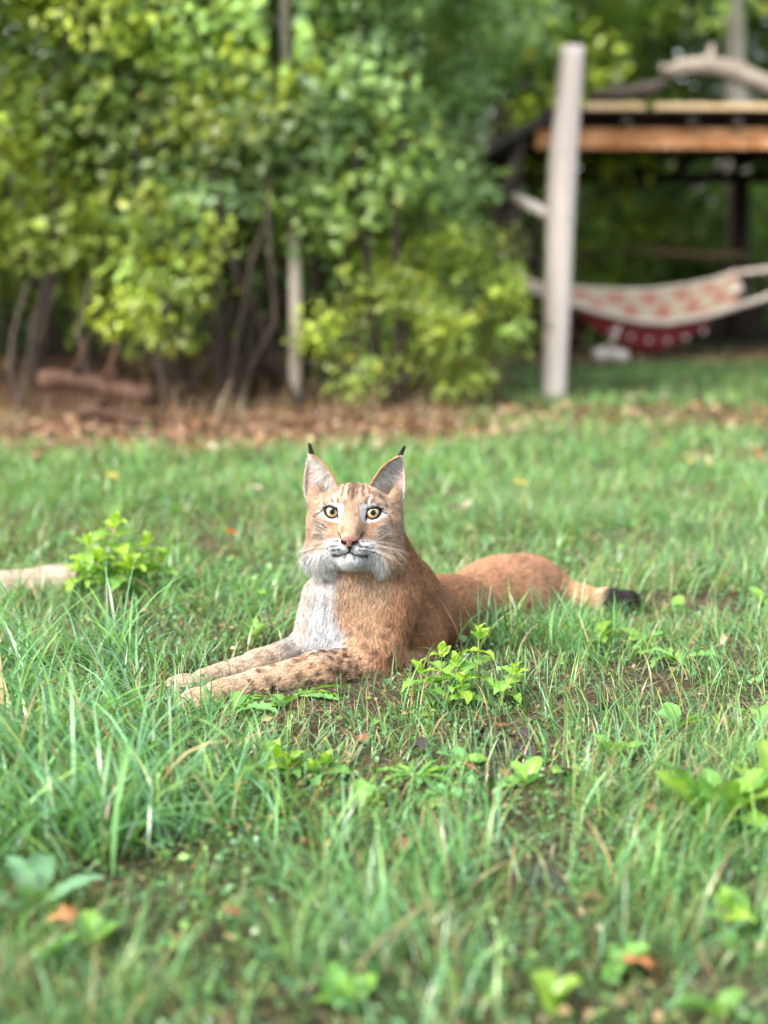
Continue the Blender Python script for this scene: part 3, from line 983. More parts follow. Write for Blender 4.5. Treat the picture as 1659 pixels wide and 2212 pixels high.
BARE = [(690, 1520, .15, .16, 1.0), (600, 1545, .10, .10, 0.9), (800, 1470, .10, .10, 1.0), (760, 1590, .14, .10, 0.55), (1080, 1610, .20, .13, 0.9), (950, 1660, .12, .09, 0.6), (1180, 1690, .12, .10, 0.8),
        (1590, 1420, .16, .12, 0.9), (1480, 1300, .20, .12, 0.9), (1180, 1880, .07, .07, 0.9), (1190, 1800, .10, .08, 0.6), (300, 2080, .08, .06, 0.6), (720, 2020, .06, .06, 0.5), (700, 1690, .10, .08, .5),
        (560, 1570, .10, .07, 0.8), (420, 1545, .05, .05, .5), (1400, 1640, .15, .1, .35), (900, 1210, .12, .10, .6)]
BARE_W = [(G(x, y)[0], G(x, y)[1], rx, ry, s) for x, y, rx, ry, s in BARE]
def bare_w(x, y):
    w = np.zeros_like(x)
    for bx, by, rx, ry, s in BARE_W:
        w = np.maximum(w, s * np.exp(-(((x - bx) / rx) ** 2 + ((y - by) / (ry * 1.4)) ** 2)))
    p = np.stack([x, y, 0 * x], -1)
    w = np.maximum(w, sstep(0.61, 0.76, fbm(p, 2.6, 61)) * 0.75)
    return np.clip(w, 0, 1)

def spaced(lo, hi, flo, fhi, fine, growth=1.18):
    a = list(np.arange(flo, fhi + fine / 2, fine))
    st, x = fine, fhi
    while x < hi:
        st *= growth; x += st; a.append(min(x, hi))
    st, x = fine, flo
    while x > lo:
        st *= growth; x -= st; a.insert(0, max(x, lo))
    return np.unique(np.array(a))
xs = spaced(-120, 120, -2.0, 2.0, 0.03); ys = spaced(-60, 150, 1.2, 6.0, 0.03)
X, Y = np.meshgrid(xs, ys, indexing='xy')
Zg = ground_z(X, Y)
gv = np.stack([X.ravel(), Y.ravel(), Zg.ravel()], 1)
nx_, ny_ = len(xs), len(ys)
k = (np.arange(ny_ - 1)[:, None] * nx_ + np.arange(nx_ - 1)[None, :]).ravel()
gf = np.stack([k, k + 1, k + nx_ + 1, k + nx_], 1)
lw = litter_w(gv[:, 0], gv[:, 1]); bw = bare_w(gv[:, 0], gv[:, 1])
gc = np.tile(np.array([0.060, 0.062, 0.030]), (len(gv), 1))
gc = mixc(gc, np.array([0.105, 0.078, 0.052]), bw)
gc = mixc(gc, np.array([0.22, 0.135, 0.085]), lw)
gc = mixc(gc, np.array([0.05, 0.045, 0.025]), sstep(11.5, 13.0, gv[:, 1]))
m_ground, nt, b = new_mat('meadow_soil')
a_ = attr_col(nt)
tc, no, cr = noise_ramp(nt, 38.0, [(0.30, (0.35, 0.33, 0.32)), (0.52, (0.9, 0.88, 0.85)), (0.72, (1.7, 1.55, 1.3))], detail=10, rough=0.72)
mx = nt.nodes.new('ShaderNodeMixRGB'); mx.blend_type = 'MULTIPLY'; mx.inputs[0].default_value = 1.0
nt.links.new(a_.outputs['Color'], mx.inputs[1]); nt.links.new(cr.outputs[0], mx.inputs[2])
nt.links.new(mx.outputs[0], b.inputs['Base Color'])
b.inputs['Roughness'].default_value = 0.95; b.inputs['Specular IOR Level'].default_value = 0.15
bump(nt, b, no.outputs['Fac'], 0.9, 0.03)
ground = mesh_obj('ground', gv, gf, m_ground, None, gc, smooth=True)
tag(ground, 'uneven meadow soil with bare brown patches', None, None, 'structure')

# ------------------------------------------------------------------ grass
def body_sdf(p):
    d = np.full(len(p), 9.0)
    for kind, data, kk_, fl, zone in prims:
        lo, hi = prim_bounds(kind, data, 0.05)
        m = ((p > lo) & (p < hi)).all(1)
        if m.any():
            d[m] = np.minimum(d[m], sdf_one(kind, data, p[m]))
    return d

def blades(root, az, h, lean, curve, w, col, segs=4, twist=None):
    """returns verts, quads, colours"""
    n = len(root)
    t = np.linspace(0, 1, segs + 1)
    hd = np.stack([np.cos(az), np.sin(az), 0 * az], 1)
    tw = rng.uniform(-0.9, 0.9, n) if twist is None else twist
    sd_ = np.stack([-np.sin(az + tw), np.cos(az + tw), 0 * az], 1)
    pos = root.copy(); rows = []; prev = 0
    for i in range(segs + 1):
        if i:
            th = lean + curve * (t[i] + t[i - 1]) * 0.5
            st = (h * (t[i] - t[i - 1]))[:, None]
            pos = pos + st * (hd * np.sin(th)[:, None] + np.array([0, 0, 1.0]) * np.cos(th)[:, None])
        ww = w * (0.55 + 0.45 * min(t[i] * 4, 1)) * (1 - t[i] ** 2.2) + 0.0001
        rows.append(pos - sd_ * (ww / 2)[:, None]); rows.append(pos + sd_ * (ww / 2)[:, None])
    V = np.stack(rows, 1)
    gz_ = ground_z(V[:, 2:, 0], V[:, 2:, 1]) + 0.002
    V[:, 2:, 2] = np.maximum(V[:, 2:, 2], gz_)
    nv = V.shape[1]
    q = np.array([[2 * i, 2 * i + 1, 2 * i + 3, 2 * i + 2] for i in range(segs)])
    F = (np.arange(n)[:, None, None] * nv + q[None]).reshape(-1, 4)
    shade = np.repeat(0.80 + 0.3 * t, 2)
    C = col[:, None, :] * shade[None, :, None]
    return V, F, C

GREENS = np.array([[0.135, 0.315, 0.095], [0.080, 0.210, 0.075], [0.190, 0.355, 0.085], [0.160, 0.350, 0.180], [0.250, 0.370, 0.095]])
def green(n, dry=0.06, w=(0.34, 0.24, 0.16, 0.18, 0.08)):
    c = GREENS[rng.choice(5, n, p=w)] * np.clip(rng.normal(1.0, 0.2, n), 0.5, 1.5)[:, None]
    d = rng.random(n) < dry
    c[d] = np.array([0.42, 0.31, 0.16]) * rng.uniform(0.6, 1.2, d.sum())[:, None]
    return c

m_grass = leaf_mat('grass_blade', rough=0.30, trans=0.34, spec=0.6)
def grass_obj(name, label, roots, az, h, lean, curve, w, col, segs, avoid=True):
    V, F, C = blades(roots, az, h, lean, curve, w, col, segs)
    if avoid:
        keep = np.ones(len(V), bool)
        nearm = (V[:, 0, 1] < 4.5) & (V[:, 0, 1] > 2.8) & (np.abs(V[:, 0, 0] - 0.1) < 0.9)
        idx_ = np.nonzero(nearm)[0]
        sub = V[idx_]
        bad = np.zeros(len(idx_), bool)
        for j in range(0, V.shape[1], 2):
            bad |= body_sdf(sub[:, j]) < 0.010
        keep[idx_[bad]] = False
        V, C = V[keep], C[keep]
        n, nv = V.shape[:2]
        q = np.array([[2 * i, 2 * i + 1, 2 * i + 3, 2 * i + 2] for i in range(segs)])
        F = (np.arange(n)[:, None, None] * nv + q[None]).reshape(-1, 4)
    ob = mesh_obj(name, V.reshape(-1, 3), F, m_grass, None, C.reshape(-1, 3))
    return tag(ob, label, 'grass', None, 'stuff')

def in_view(x, y, m=0.25):
    return np.abs(x) < 0.232 * y + m

def scatter(n, y0, y1, side):
    """uniform per ground area, thinner outside the view"""
    y = np.sqrt(rng.uniform(y0 ** 2, y1 ** 2, n * 3)); x = rng.uniform(-1, 1, n * 3) * (0.232 * y1 + side)
    p = np.where(in_view(x, y), 1.0, np.where(np.abs(x) < 0.232 * y + side, 0.4, 0.0)) / (y / y1) * 0.35
    k = rng.random(n * 3) < p
    return x[k][:n], y[k][:n]

def patch_wind(x, y, seed=0):
    p = np.stack([x, y, 0 * x], -1)
    return fbm(p, 1.6, 70 + seed) * 2 * math.pi * 2.0

def near_lynx_front(x, y):
    return np.exp(-(((x - 0.05) / 0.55) ** 2 + ((y - 3.2) / 0.35) ** 2))

# short turf
x, y = scatter(84000, 1.35, 6.2, 1.1)
p3 = np.stack([x, y, 0 * x], -1)
dens = (1 - bare_w(x, y) * 0.93) * (0.30 + 0.9 * sstep(0.30, 0.62, fbm(p3, 5.0, 80)))
k = rng.random(len(x)) < dens
x, y = x[k], y[k]; n = len(x)
root = np.stack([x, y, ground_z(x, y) - 0.003], 1)
tall = fbm(root * [1, 1, 0], 2.2, 82)
h = (0.030 + 0.075 * sstep(0.25, 0.8, tall)) * rng.uniform(0.5, 1.35, n)
h *= 1 - 0.35 * near_lynx_front(x, y)
az = patch_wind(x, y) + rng.normal(0, 1.1, n)
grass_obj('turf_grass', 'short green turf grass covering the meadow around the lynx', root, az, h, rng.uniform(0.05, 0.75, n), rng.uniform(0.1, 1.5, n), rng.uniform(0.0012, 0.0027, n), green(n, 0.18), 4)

# longer tufts
def tuft_field(cx, cy, per, hr, wr, spread, curve=(0.6, 1.9), lean=(0.02, 0.6), bias=None, wts=(0.34, 0.24, 0.16, 0.18, 0.08), dry=0.07):
    n = len(cx) * per
    X_ = np.repeat(cx, per) + rng.normal(0, spread, n); Y_ = np.repeat(cy, per) + rng.normal(0, spread, n)
    root = np.stack([X_, Y_, ground_z(X_, Y_) - 0.003], 1)
    az = rng.uniform(0, 2 * math.pi, n)
    if bias is not None:
        b_ = rng.random(n) < bias[1]
        az = np.where(b_, bias[0] + rng.normal(0, 0.55, n), az)
    tone = np.repeat(rng.uniform(0.8, 1.2, len(cx)), per)
    hs = np.repeat(rng.uniform(0.75, 1.25, len(cx)), per)
    return root, az, rng.uniform(*hr, n) * hs, rng.uniform(*lean, n), rng.uniform(*curve, n), rng.uniform(*wr, n), green(n, dry, wts) * tone[:, None]

def px_scatter(n, x0, x1, y0, y1):
    out = []
    while len(out) < n:
        q = G(rng.uniform(x0, x1), rng.uniform(y0, y1))
        out.append(q[:2])
    return np.array(out).T

def merge(*a):
    return [np.concatenate(z) for z in zip(*a)]
BLUEG = (0.30, 0.22, 0.12, 0.30, 0.06)
left = [tuft_field(*px_scatter(110, -250, 330, 1420, 1900), 13, (0.11, 0.25), (0.0042, 0.0080), 0.024, bias=(2.9, 0.45), wts=BLUEG),
        tuft_field(*px_scatter(16, 290, 385, 1520, 1640), 9, (0.07, 0.13), (0.0030, 0.0055), 0.018, bias=(2.7, 0.3), wts=BLUEG),
        tuft_field(*px_scatter(15, 375, 480, 1545, 1590), 5, (0.07, 0.135), (0.0032, 0.0060), 0.018, wts=BLUEG),
        tuft_field(*px_scatter(40, 330, 620, 1640, 1830), 10, (0.07, 0.15), (0.0034, 0.0065), 0.02, bias=(2.6, 0.3), wts=BLUEG)]
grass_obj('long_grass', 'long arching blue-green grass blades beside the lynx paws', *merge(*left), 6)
mid = [tuft_field(*px_scatter(70, 960, 1300, 1345, 1420), 9, (0.07, 0.16), (0.0024, 0.0048), 0.016, curve=(0.3, 1.7)),
       tuft_field(*px_scatter(50, 1250, 1900, 1360, 1470), 9, (0.05, 0.12), (0.0020, 0.0040), 0.018),
       tuft_field(*px_scatter(80, 820, 1800, 1480, 1800), 9, (0.05, 0.13), (0.0018, 0.0036), 0.018, curve=(0.5, 1.9)),
       tuft_field(*px_scatter(60, -200, 620, 1280, 1460), 10, (0.06, 0.15), (0.0020, 0.0040), 0.02)]
grass_obj('grass_tuft', 'ragged grass tufts growing in front of the lynx flank', *merge(*mid), 5)
fore = [tuft_field(*px_scatter(95, -250, 1900, 1800, 2350), 10, (0.05, 0.14), (0.0018, 0.0036), 0.02),
        tuft_field(*px_scatter(24, 620, 1050, 1780, 2150), 13, (0.09, 0.18), (0.0024, 0.0045), 0.02, bias=(2.4, 0.4)),
        tuft_field(*px_scatter(22, 1250, 1700, 1750, 2100), 10, (0.08, 0.17), (0.0022, 0.0045), 0.02)]
grass_obj('foreground_grass', 'out-of-focus grass blades on the near meadow', *merge(*fore), 6)
# a few single long blades that cross the coat
bl = [((985, 1475), 2.45, 0.15, 0.25, 1.9, .0042), ((1120, 1350), 1.6, 0.13, 0.05, 0.2, .0030), ((1180, 1345), 1.2, .12, .1, .4, .0028), ((860, 1490), 1.9, .09, .15, .3, .0035), ((845, 1490), 1.2, .075, .1, .3, .003),
      ((1325, 1400), 1.5, .13, .02, .1, .0045), ((1228, 1370), 1.7, .13, .1, .5, .003), ((1075, 1365), 2.2, .1, .2, .6, .003), ((1200, 1400), 0.3, .16, .2, 1.9, .005), ((905, 1480), 1.0, .10, .3, .8, .0035),
      ((690, 1470), 2.3, .07, .5, .4, .0022), ((640, 1490), 2.8, .09, .7, .6, .0025), ((935, 1400), 1.9, .08, .2, .3, .002)]
rt = []
for (px, az_, h_, l_, c_, w_) in bl:
    q = G(*px); rt.append(q)
rt = np.array(rt); rt[:, 2] = ground_z(rt[:, 0], rt[:, 1])
V, F, C = blades(rt, np.array([b_[1] for b_ in bl]), np.array([b_[2] for b_ in bl]), np.array([b_[3] for b_ in bl]), np.array([b_[4] for b_ in bl]), np.array([b_[5] for b_ in bl]), green(len(bl), 0.0), 8)
tag(mesh_obj('grass_stalk', V.reshape(-1, 3), F, m_grass, None, C.reshape(-1, 3)), 'single tall grass blades rising in front of the lynx coat', 'grass', None, 'stuff')

# middle and far meadow
x, y = scatter(60000, 6.0, 14.5, 1.6)
p3 = np.stack([x, y, 0 * x], -1)
k = rng.random(len(x)) < (1 - 0.96 * litter_w(x, y)) * (0.4 + 0.8 * sstep(0.3, 0.6, fbm(p3, 1.6, 84))) * (1 - 0.6 * bare_w(x, y))
x, y = x[k], y[k]; n = len(x)
root = np.stack([x, y, ground_z(x, y) - 0.003], 1)
grass_obj('meadow_grass', 'blurred green grass of the far meadow behind the lynx', root, rng.uniform(0, 6.28, n), rng.uniform(0.04, 0.12, n) , rng.uniform(0.05, 0.8, n), rng.uniform(0.2, 1.5, n), rng.uniform(0.003, 0.006, n), green(n, 0.08, (0.36, 0.10, 0.28, 0.12, 0.14)) * 1.15, 3, False)
# tufts between the lynx and the far meadow
x, y = scatter(1400, 3.9, 7.3, 1.0)
k = rng.random(len(x)) < (1 - litter_w(x, y)) * (1 - 0.8 * bare_w(x, y))
grass_obj('meadow_tuft', 'soft-focus grass tufts on the meadow just behind the lynx', *tuft_field(x[k], y[k], 10, (0.05, 0.14), (0.0025, 0.0045), 0.025, wts=(0.34, 0.18, 0.24, 0.16, 0.08)), 4)

# straw and dead bits on the soil
x, y = scatter(26000, 1.4, 6.0, 0.9)
k = rng.random(len(x)) < 0.40 + 0.60 * bare_w(x, y)
x, y = x[k], y[k]; n = len(x)
root = np.stack([x, y, ground_z(x, y) + 0.003], 1)
c = np.array([[0.40, 0.30, 0.19], [0.27, 0.19, 0.12], [0.50, 0.42, 0.30]])[rng.choice(3, n)] * rng.uniform(0.5, 1.2, n)[:, None]
grass_obj('straw', 'dry straw and dead stems lying on the bare soil', root, rng.uniform(0, 6.28, n), rng.uniform(0.02, 0.07, n), rng.uniform(1.2, 1.6, n), rng.uniform(-0.1, 0.3, n), rng.uniform(0.0012, 0.0030, n), c, 2)
x, y = scatter(9000, 6.8, 12.5, 1.6)
k = rng.random(len(x)) < litter_w(x, y)
x, y = x[k], y[k]; n = len(x)

# low clover-like ground cover between the blades
x, y = scatter(60000, 1.4, 6.5, 0.8)
p3 = np.stack([x, y, 0 * x], -1)
k = (rng.random(len(x)) < (1 - 0.72 * bare_w(x, y)) * (0.25 + 0.9 * sstep(0.35, 0.6, fbm(p3, 4.0, 88))))
x, y = x[k], y[k]; n = len(x)
pc = np.stack([x, y, ground_z(x, y) + rng.uniform(0.003, 0.022, n)], 1)
kk = body_sdf(pc) > 0.012
pc = pc[kk]; n = len(pc)
nrm = unit(rng.normal(0, 0.45, (n, 3)) + np.array([0, 0, 1.0]))
t_ = unit(np.cross(nrm, unit(rng.normal(0, 1, (n, 3))))); b_ = np.cross(nrm, t_)
Lc = rng.uniform(0.006, 0.015, n)[:, None] * (1 + (rng.random(n) < 0.08)[:, None] * 0.9); Wc = Lc * rng.uniform(0.5, 0.95, n)[:, None]
Vc = np.stack([pc - t_ * Lc / 2, pc - b_ * Wc / 2 + nrm * Wc * 0.15, pc + t_ * Lc / 2 - nrm * Lc * 0.1, pc + b_ * Wc / 2 + nrm * Wc * 0.15], 1)
Fc = (np.arange(n)[:, None, None] * 4 + np.array([[0, 1, 2], [0, 2, 3]])[None]).reshape(-1, 3)
cc_ = green(n, 0.16) * rng.uniform(0.6, 1.15, n)[:, None]
tag(mesh_obj('ground_cover', Vc.reshape(-1, 3), Fc, m_grass, None, np.repeat(cc_, 4, 0)), 'low clover-like ground cover between the grass blades', 'ground cover', None, 'stuff')

# crumbs of soil on the bare patches
x, y = scatter(16000, 1.4, 6.0, 0.6)
k = rng.random(len(x)) < bare_w(x, y) ** 1.3
x, y = x[k], y[k]; n = len(x)
oc = np.array([[1, 0, 0], [0, 1, 0], [-1, 0, 0], [0, -1, 0], [0, 0, .8], [0, 0, -.8]], float)
of = np.array([[0, 1, 4], [1, 2, 4], [2, 3, 4], [3, 0, 4], [1, 0, 5], [2, 1, 5], [3, 2, 5], [0, 3, 5]])
sz = rng.uniform(0.0015, 0.006, n) * (1 + (rng.random(n) < 0.06) * 1.2)
cv = (oc[None] * rng.uniform(0.6, 1.3, (n, 6, 1))) * sz[:, None, None]
an = rng.uniform(0, 6.28, n); ca_, sa_ = np.cos(an)[:, None], np.sin(an)[:, None]
cv = np.stack([cv[..., 0] * ca_ - cv[..., 1] * sa_, cv[..., 0] * sa_ + cv[..., 1] * ca_, cv[..., 2]], -1) + np.stack([x, y, ground_z(x, y) + 0.001], 1)[:, None]
m_crumb, nt, b = new_mat('soil_crumb'); a_ = attr_col(nt); nt.links.new(a_.outputs['Color'], b.inputs['Base Color']); b.inputs['Roughness'].default_value = 0.95
cc_ = np.array([[0.10, 0.07, 0.05], [0.17, 0.12, 0.085], [0.05, 0.04, 0.035]])[rng.choice(3, n)] * rng.uniform(0.7, 1.3, n)[:, None]
tag(mesh_obj('soil_crumbs', cv.reshape(-1, 3), (np.arange(n)[:, None, None] * 6 + of[None]).reshape(-1, 3), m_crumb, None, np.repeat(cc_, 6, 0)), 'loose crumbs of brown soil on the bare patches', 'soil', None, 'stuff')

# ------------------------------------------------------------------ single leaves: outline, midrib, serration
m_leaf = leaf_mat('plant_leaf', rough=0.38, trans=0.32, spec=0.5)
m_stem = leaf_mat('plant_stem', rough=0.5, trans=0.1)
m_dead = leaf_mat('dead_leaf', rough=0.75, trans=0.12, spec=0.2, tint=(1, .9, .7))

def leaf_mesh(name, L, W, kind, col, droop=0.5, fold=0.35, mat=None, rows=12, wavy=0.1, seed=0):
    """leaf along +Y from the origin, face up"""
    r = random.Random(seed)
    vs, cs, fs = [], [], []
    y = z = 0.0
    th = 0.0
    for i in range(rows + 1):
        t = i / rows
        if kind == 'ovate':
            w = math.sin(math.pi * min(t * 1.0, 1) ** 0.72) ** 0.9 * (1 - 0.25 * t)
            w *= 1 + 0.10 * (1 if i % 2 else -1) * (0 < i < rows)
        elif kind == 'oblong':
            w = min(1, 0.25 + 1.5 * t) * math.sin(math.pi * (0.12 + 0.88 * min(t, 1))) ** 0.6 if t < 1 else 0
            w *= 1 + 0.04 * math.sin(i * 2.1)
        elif kind == 'toothed':
            w = (0.15 + 0.95 * t ** 0.8) * (1 - t ** 5) * (1.25 if i % 2 else 0.62)
        else:
            w = math.sin(math.pi * t ** 0.8) ** 0.8
        w = max(w, 0.0) * W / 2 + 0.0004
        th = -droop * t * t * 1.6 + droop * 0.35
        if i:
            y += L / rows * math.cos(th); z += L / rows * math.sin(th)
        wv = wavy * W * math.sin(i * 1.7 + seed)
        vs += [(-w, y, z + fold * w + wv * 0.5), (-w * 0.5, y, z + fold * w * 0.42 + 0.1 * wv), (0, y, z), (w * 0.5, y, z + fold * w * 0.42 - 0.1 * wv), (w, y, z + fold * w - wv * 0.5)]
        v = 0.92 + 0.12 * r.random()
        cs += [np.array(col) * v * 0.95, np.array(col) * v * 1.04, np.array(col) * np.array([1.35, 1.18, 1.5]) * v, np.array(col) * v * 1.04, np.array(col) * v * 0.95]
    for i in range(rows):
        for j in range(4):
            a = i * 5 + j
            fs.append([a, a + 1, a + 6, a + 5])
    me_o = mesh_obj(name, np.array(vs), np.array(fs), mat or m_leaf, None, np.array(cs), smooth=True)
    me = me_o.data
    bpy.data.objects.remove(me_o)
    return me

def tube(path, radii, sides=7):
    path = np.array(path, float); n = len(path)
    tan = unit(np.gradient(path, axis=0))
    ref = np.array([0.31, 0.77, 0.55])
    vs, fs = [], []
    for i in range(n):
        e1 = unit(np.cross(tan[i], ref)); e2 = np.cross(tan[i], e1)
        for j in range(sides):
            a = 2 * math.pi * j / sides
            vs.append(path[i] + (e1 * math.cos(a) + e2 * math.sin(a)) * radii[i])
    for i in range(n - 1):
        for j in range(sides):
            fs.append([i * sides + j, i * sides + (j + 1) % sides, (i + 1) * sides + (j + 1) % sides, (i + 1) * sides + j])
    fs.append(list(range(sides))[::-1]); fs.append([(n - 1) * sides + j for j in range(sides)])
    return np.array(vs), fs

def put_leaf(me, parent, p, az, pitch, roll=0.0, scale=1.0, name='leaf'):
    o = bpy.data.objects.new(name, me)
    COL.objects.link(o)
    o.parent = parent
    o.matrix_local = Matrix.Translation(Vector(p)) @ Matrix.Rotation(az, 4, 'Z') @ Matrix.Rotation(pitch, 4, 'X') @ Matrix.Rotation(roll, 4, 'Y') @ Matrix.Scale(scale, 4)
    return o

YG, LG, MG, DG = (0.26, 0.42, 0.05), (0.19, 0.38, 0.06), (0.13, 0.30, 0.06), (0.075, 0.19, 0.05)
def leaf_set(kind, L, W, cols, **kw):
    return [leaf_mesh('leaf', L, W, kind, c, seed=i * 3 + j, droop=0.3 + 0.35 * j, **kw) for i, c in enumerate(cols) for j in range(2)]
SPROUT = leaf_set('ovate', 0.050, 0.037, [YG, LG, MG])
BROAD = leaf_set('oblong', 0.13, 0.055, [(0.20, 0.35, 0.045), (0.16, 0.31, 0.05), MG], wavy=0.12)
TOOTH = leaf_set('toothed', 0.12, 0.034, [LG, (0.14, 0.34, 0.09), MG], rows=14)
PLEAT = leaf_set('oblong', 0.13, 0.045, [(0.13, 0.28, 0.13), (0.11, 0.25, 0.10)], wavy=0.12)
ROUND = leaf_set('oblong', 0.055, 0.030, [LG, MG, (0.14, 0.34, 0.12)])

def sprout(px, label, stems, group=None, yellow_top=True, name='leafy_seedling'):
    """stems: (dx, dy offset m, height m, lean az, lean, pairs, leaf scale)"""
    q = G(*px); q[2] = float(ground_z(q[0], q[1]))
    root = empty(name, q)
    tag(root, label, 'plant', group)
    for si, (dx, dy, hh, la, ln_, pairs, sc) in enumerate(stems):
        pth = [np.array([dx + math.cos(la) * ln_ * t ** 1.5, dy + math.sin(la) * ln_ * t ** 1.5, hh * t - 0.005]) for t in np.linspace(0, 1, 6)]
        v, f = tube(pth, np.linspace(0.0021, 0.0011, 6) * (0.7 + 0.4 * sc), 6)
        mesh_obj('stem', v, f, m_stem, root, np.tile((0.24, 0.24, 0.07), (len(v), 1)), smooth=True)
        a0 = random.uniform(0, 3.1)
        for k_ in range(pairs):
            t = 0.28 + 0.72 * (k_ + 0.6) / pairs
            i0 = min(int(t * 5), 4); fr = t * 5 - i0
            pp = pth[i0] * (1 - fr) + pth[min(i0 + 1, 5)] * fr
            top = k_ >= pairs - 1
            for w_ in (0, 1):
                az = a0 + k_ * 1.57 + w_ * math.pi + random.uniform(-0.25, 0.25)
                me = SPROUT[random.choice([0, 1, 2, 3]) if top or (yellow_top and t > 0.6) else random.choice([2, 3, 4, 5])]
                put_leaf(me, root, pp, az, random.uniform(-0.25, 0.35) + (0.5 if top else 0), random.uniform(-0.3, 0.3), sc * (0.75 if top else random.uniform(0.85, 1.2)))
        for w_ in range(2):
            put_leaf(SPROUT[w_], root, pth[-1], a0 + 1.2 + w_ * 2.6, 1.15, 0, sc * 0.55)
    return root

def rosette(px, label, leaves, n, sc, pitch=(0.1, 0.7), azr=(0, 6.283), group=None, name='broadleaf_weed', spread=0.01):
    q = G(*px); q[2] = float(ground_z(q[0], q[1]))
    root = empty(name, q)
    tag(root, label, 'plant', group)
    v, f = tube([np.array([0, 0, -0.01]), np.array([0, 0, 0.004]), np.array([0.001, 0, 0.012])], [0.006, 0.006, 0.003], 7)
    mesh_obj('root_crown', v, f, m_stem, root, np.tile((0.20, 0.22, 0.08), (len(v), 1)), smooth=True)
    for i in range(n):
        az = azr[0] + (azr[1] - azr[0]) * (i + random.uniform(-0.2, 0.2)) / n
        put_leaf(random.choice(leaves), root, (random.uniform(-spread, spread), random.uniform(-spread, spread), 0.006), az, random.uniform(*pitch), random.uniform(-0.4, 0.4), sc * random.uniform(0.75, 1.15))
    return root

sprout((985, 1530), 'yellow-green leafy seedling cluster directly in front of the lynx flank',
       [(0.045, 0.03, 0.135, 1.6, 0.01, 4, 1.0), (0.005, 0.0, 0.085, 2.0, 0.015, 3, 1.0), (-0.055, -0.01, 0.075, 2.6, 0.02, 3, 1.05), (0.085, -0.01, 0.07, 0.3, 0.03, 3, 1.0), (0.02, -0.02, 0.06, 4.0, 0.02, 3, 0.95), (-0.03, 0.03, 0.10, 1.2, 0.01, 3, 0.9)])
sprout((250, 1290), 'bushy bright green seedling growing at the end of the pale log',
       [(0.0, 0.0, 0.19, 1.4, 0.01, 6, 1.45), (-0.05, 0.0, 0.14, 2.8, 0.02, 5, 1.35), (0.05, 0.01, 0.14, 0.4, 0.03, 5, 1.35), (-0.02, -0.03, 0.11, 4.0, 0.02, 4, 1.45), (0.03, -0.03, 0.10, 5.2, 0.02, 4, 1.4), (0.09, 0.02, 0.10, 0.2, 0.03, 3, 1.2), (-0.07, -0.01, 0.08, 3.4, 0.02, 3, 1.3)], name='bushy_seedling')
sprout((588, 1690), 'small pale seedling with a few broad leaves on the bare soil before the paws', [(0, 0, 0.045, 1.2, 0.01, 2, 1.3), (0.012, 0.004, 0.035, 5.6, 0.02, 2, 1.25)])
sprout((700, 1690), 'tiny seedling beside the pale seedling on the bare soil', [(0, 0, 0.035, 1.2, 0.01, 2, 0.9), (-0.012, 0.004, 0.025, 3.6, 0.01, 2, 0.8)])
sprout((1565, 2040), 'single upright seedling standing in the blurred grass of the foreground', [(0, 0, 0.06, 1.2, 0.008, 3, 0.85)])
rosette((505, 1548), 'toothed dandelion-like rosette pressed under the near forepaw', TOOTH, 7, 0.80, (0.15, 0.55), (-2.2, 1.0))
rosette((640, 1510), 'single toothed leaf plant under the near foreleg', TOOTH, 3, 0.75, (0.0, 0.2), (-1.75, -1.2))
rosette((1545, 1800), 'large bright yellow-green dock plant with broad upright leaves', BROAD, 14, 0.98, (0.40, 1.2), name='dock_plant')
rosette((1680, 1780), 'broad-leaved dock plant beside the larger dock plant', BROAD, 7, 0.9, (0.5, 1.15), name='dock_plant')
rosette((1285, 1400), 'pale broad-leaved weed in front of the lynx tail', BROAD, 9, 0.62, (0.25, 0.9), name='dock_plant')
rosette((1390, 1395), 'pale broad-leaved weed beside the black tail tip', BROAD, 6, 0.55, (0.2, 0.8), name='dock_plant')
rosette((1460, 1430), 'flat toothed rosette on bare soil beyond the tail', TOOTH, 10, 0.8, (0.02, 0.35))
rosette((890, 1690), 'low spreading toothed rosette on the dark soil', TOOTH, 12, 0.62, (0.0, 0.3))
rosette((1000, 1660), 'small round-leaved weed beside the low toothed rosette', ROUND, 7, 0.8, (0.1, 0.5))
rosette((1330, 1640), 'small broad weed between the grass blades left of the dock plant', ROUND, 6, 1.1, (0.3, 0.9))
rosette((1195, 2190), 'blurred broad-leaved weed at the very front of the meadow', BROAD, 6, 0.42, (0.6, 1.2))
rosette((70, 1985), 'blurred pleated grey-green weed in the left foreground grass', PLEAT, 6, 0.85, (0.4, 1.1), name='pleated_weed')
rosette((290, 1585), 'dark-leaved weed among the long grass by the paws', BROAD, 3, 0.6, (0.3, 0.9))
rosette((545, 1400), 'bright weed leaf standing behind the far foreleg', BROAD, 3, 0.5, (0.8, 1.2))
ws_ = [px_scatter(1, -150, 1800, a, b) for (a, b) in [(1120, 1330)] * 12 + [(1450, 1800)] * 12 + [(1850, 2200)] * 10 + [(1000, 1120)] * 8]
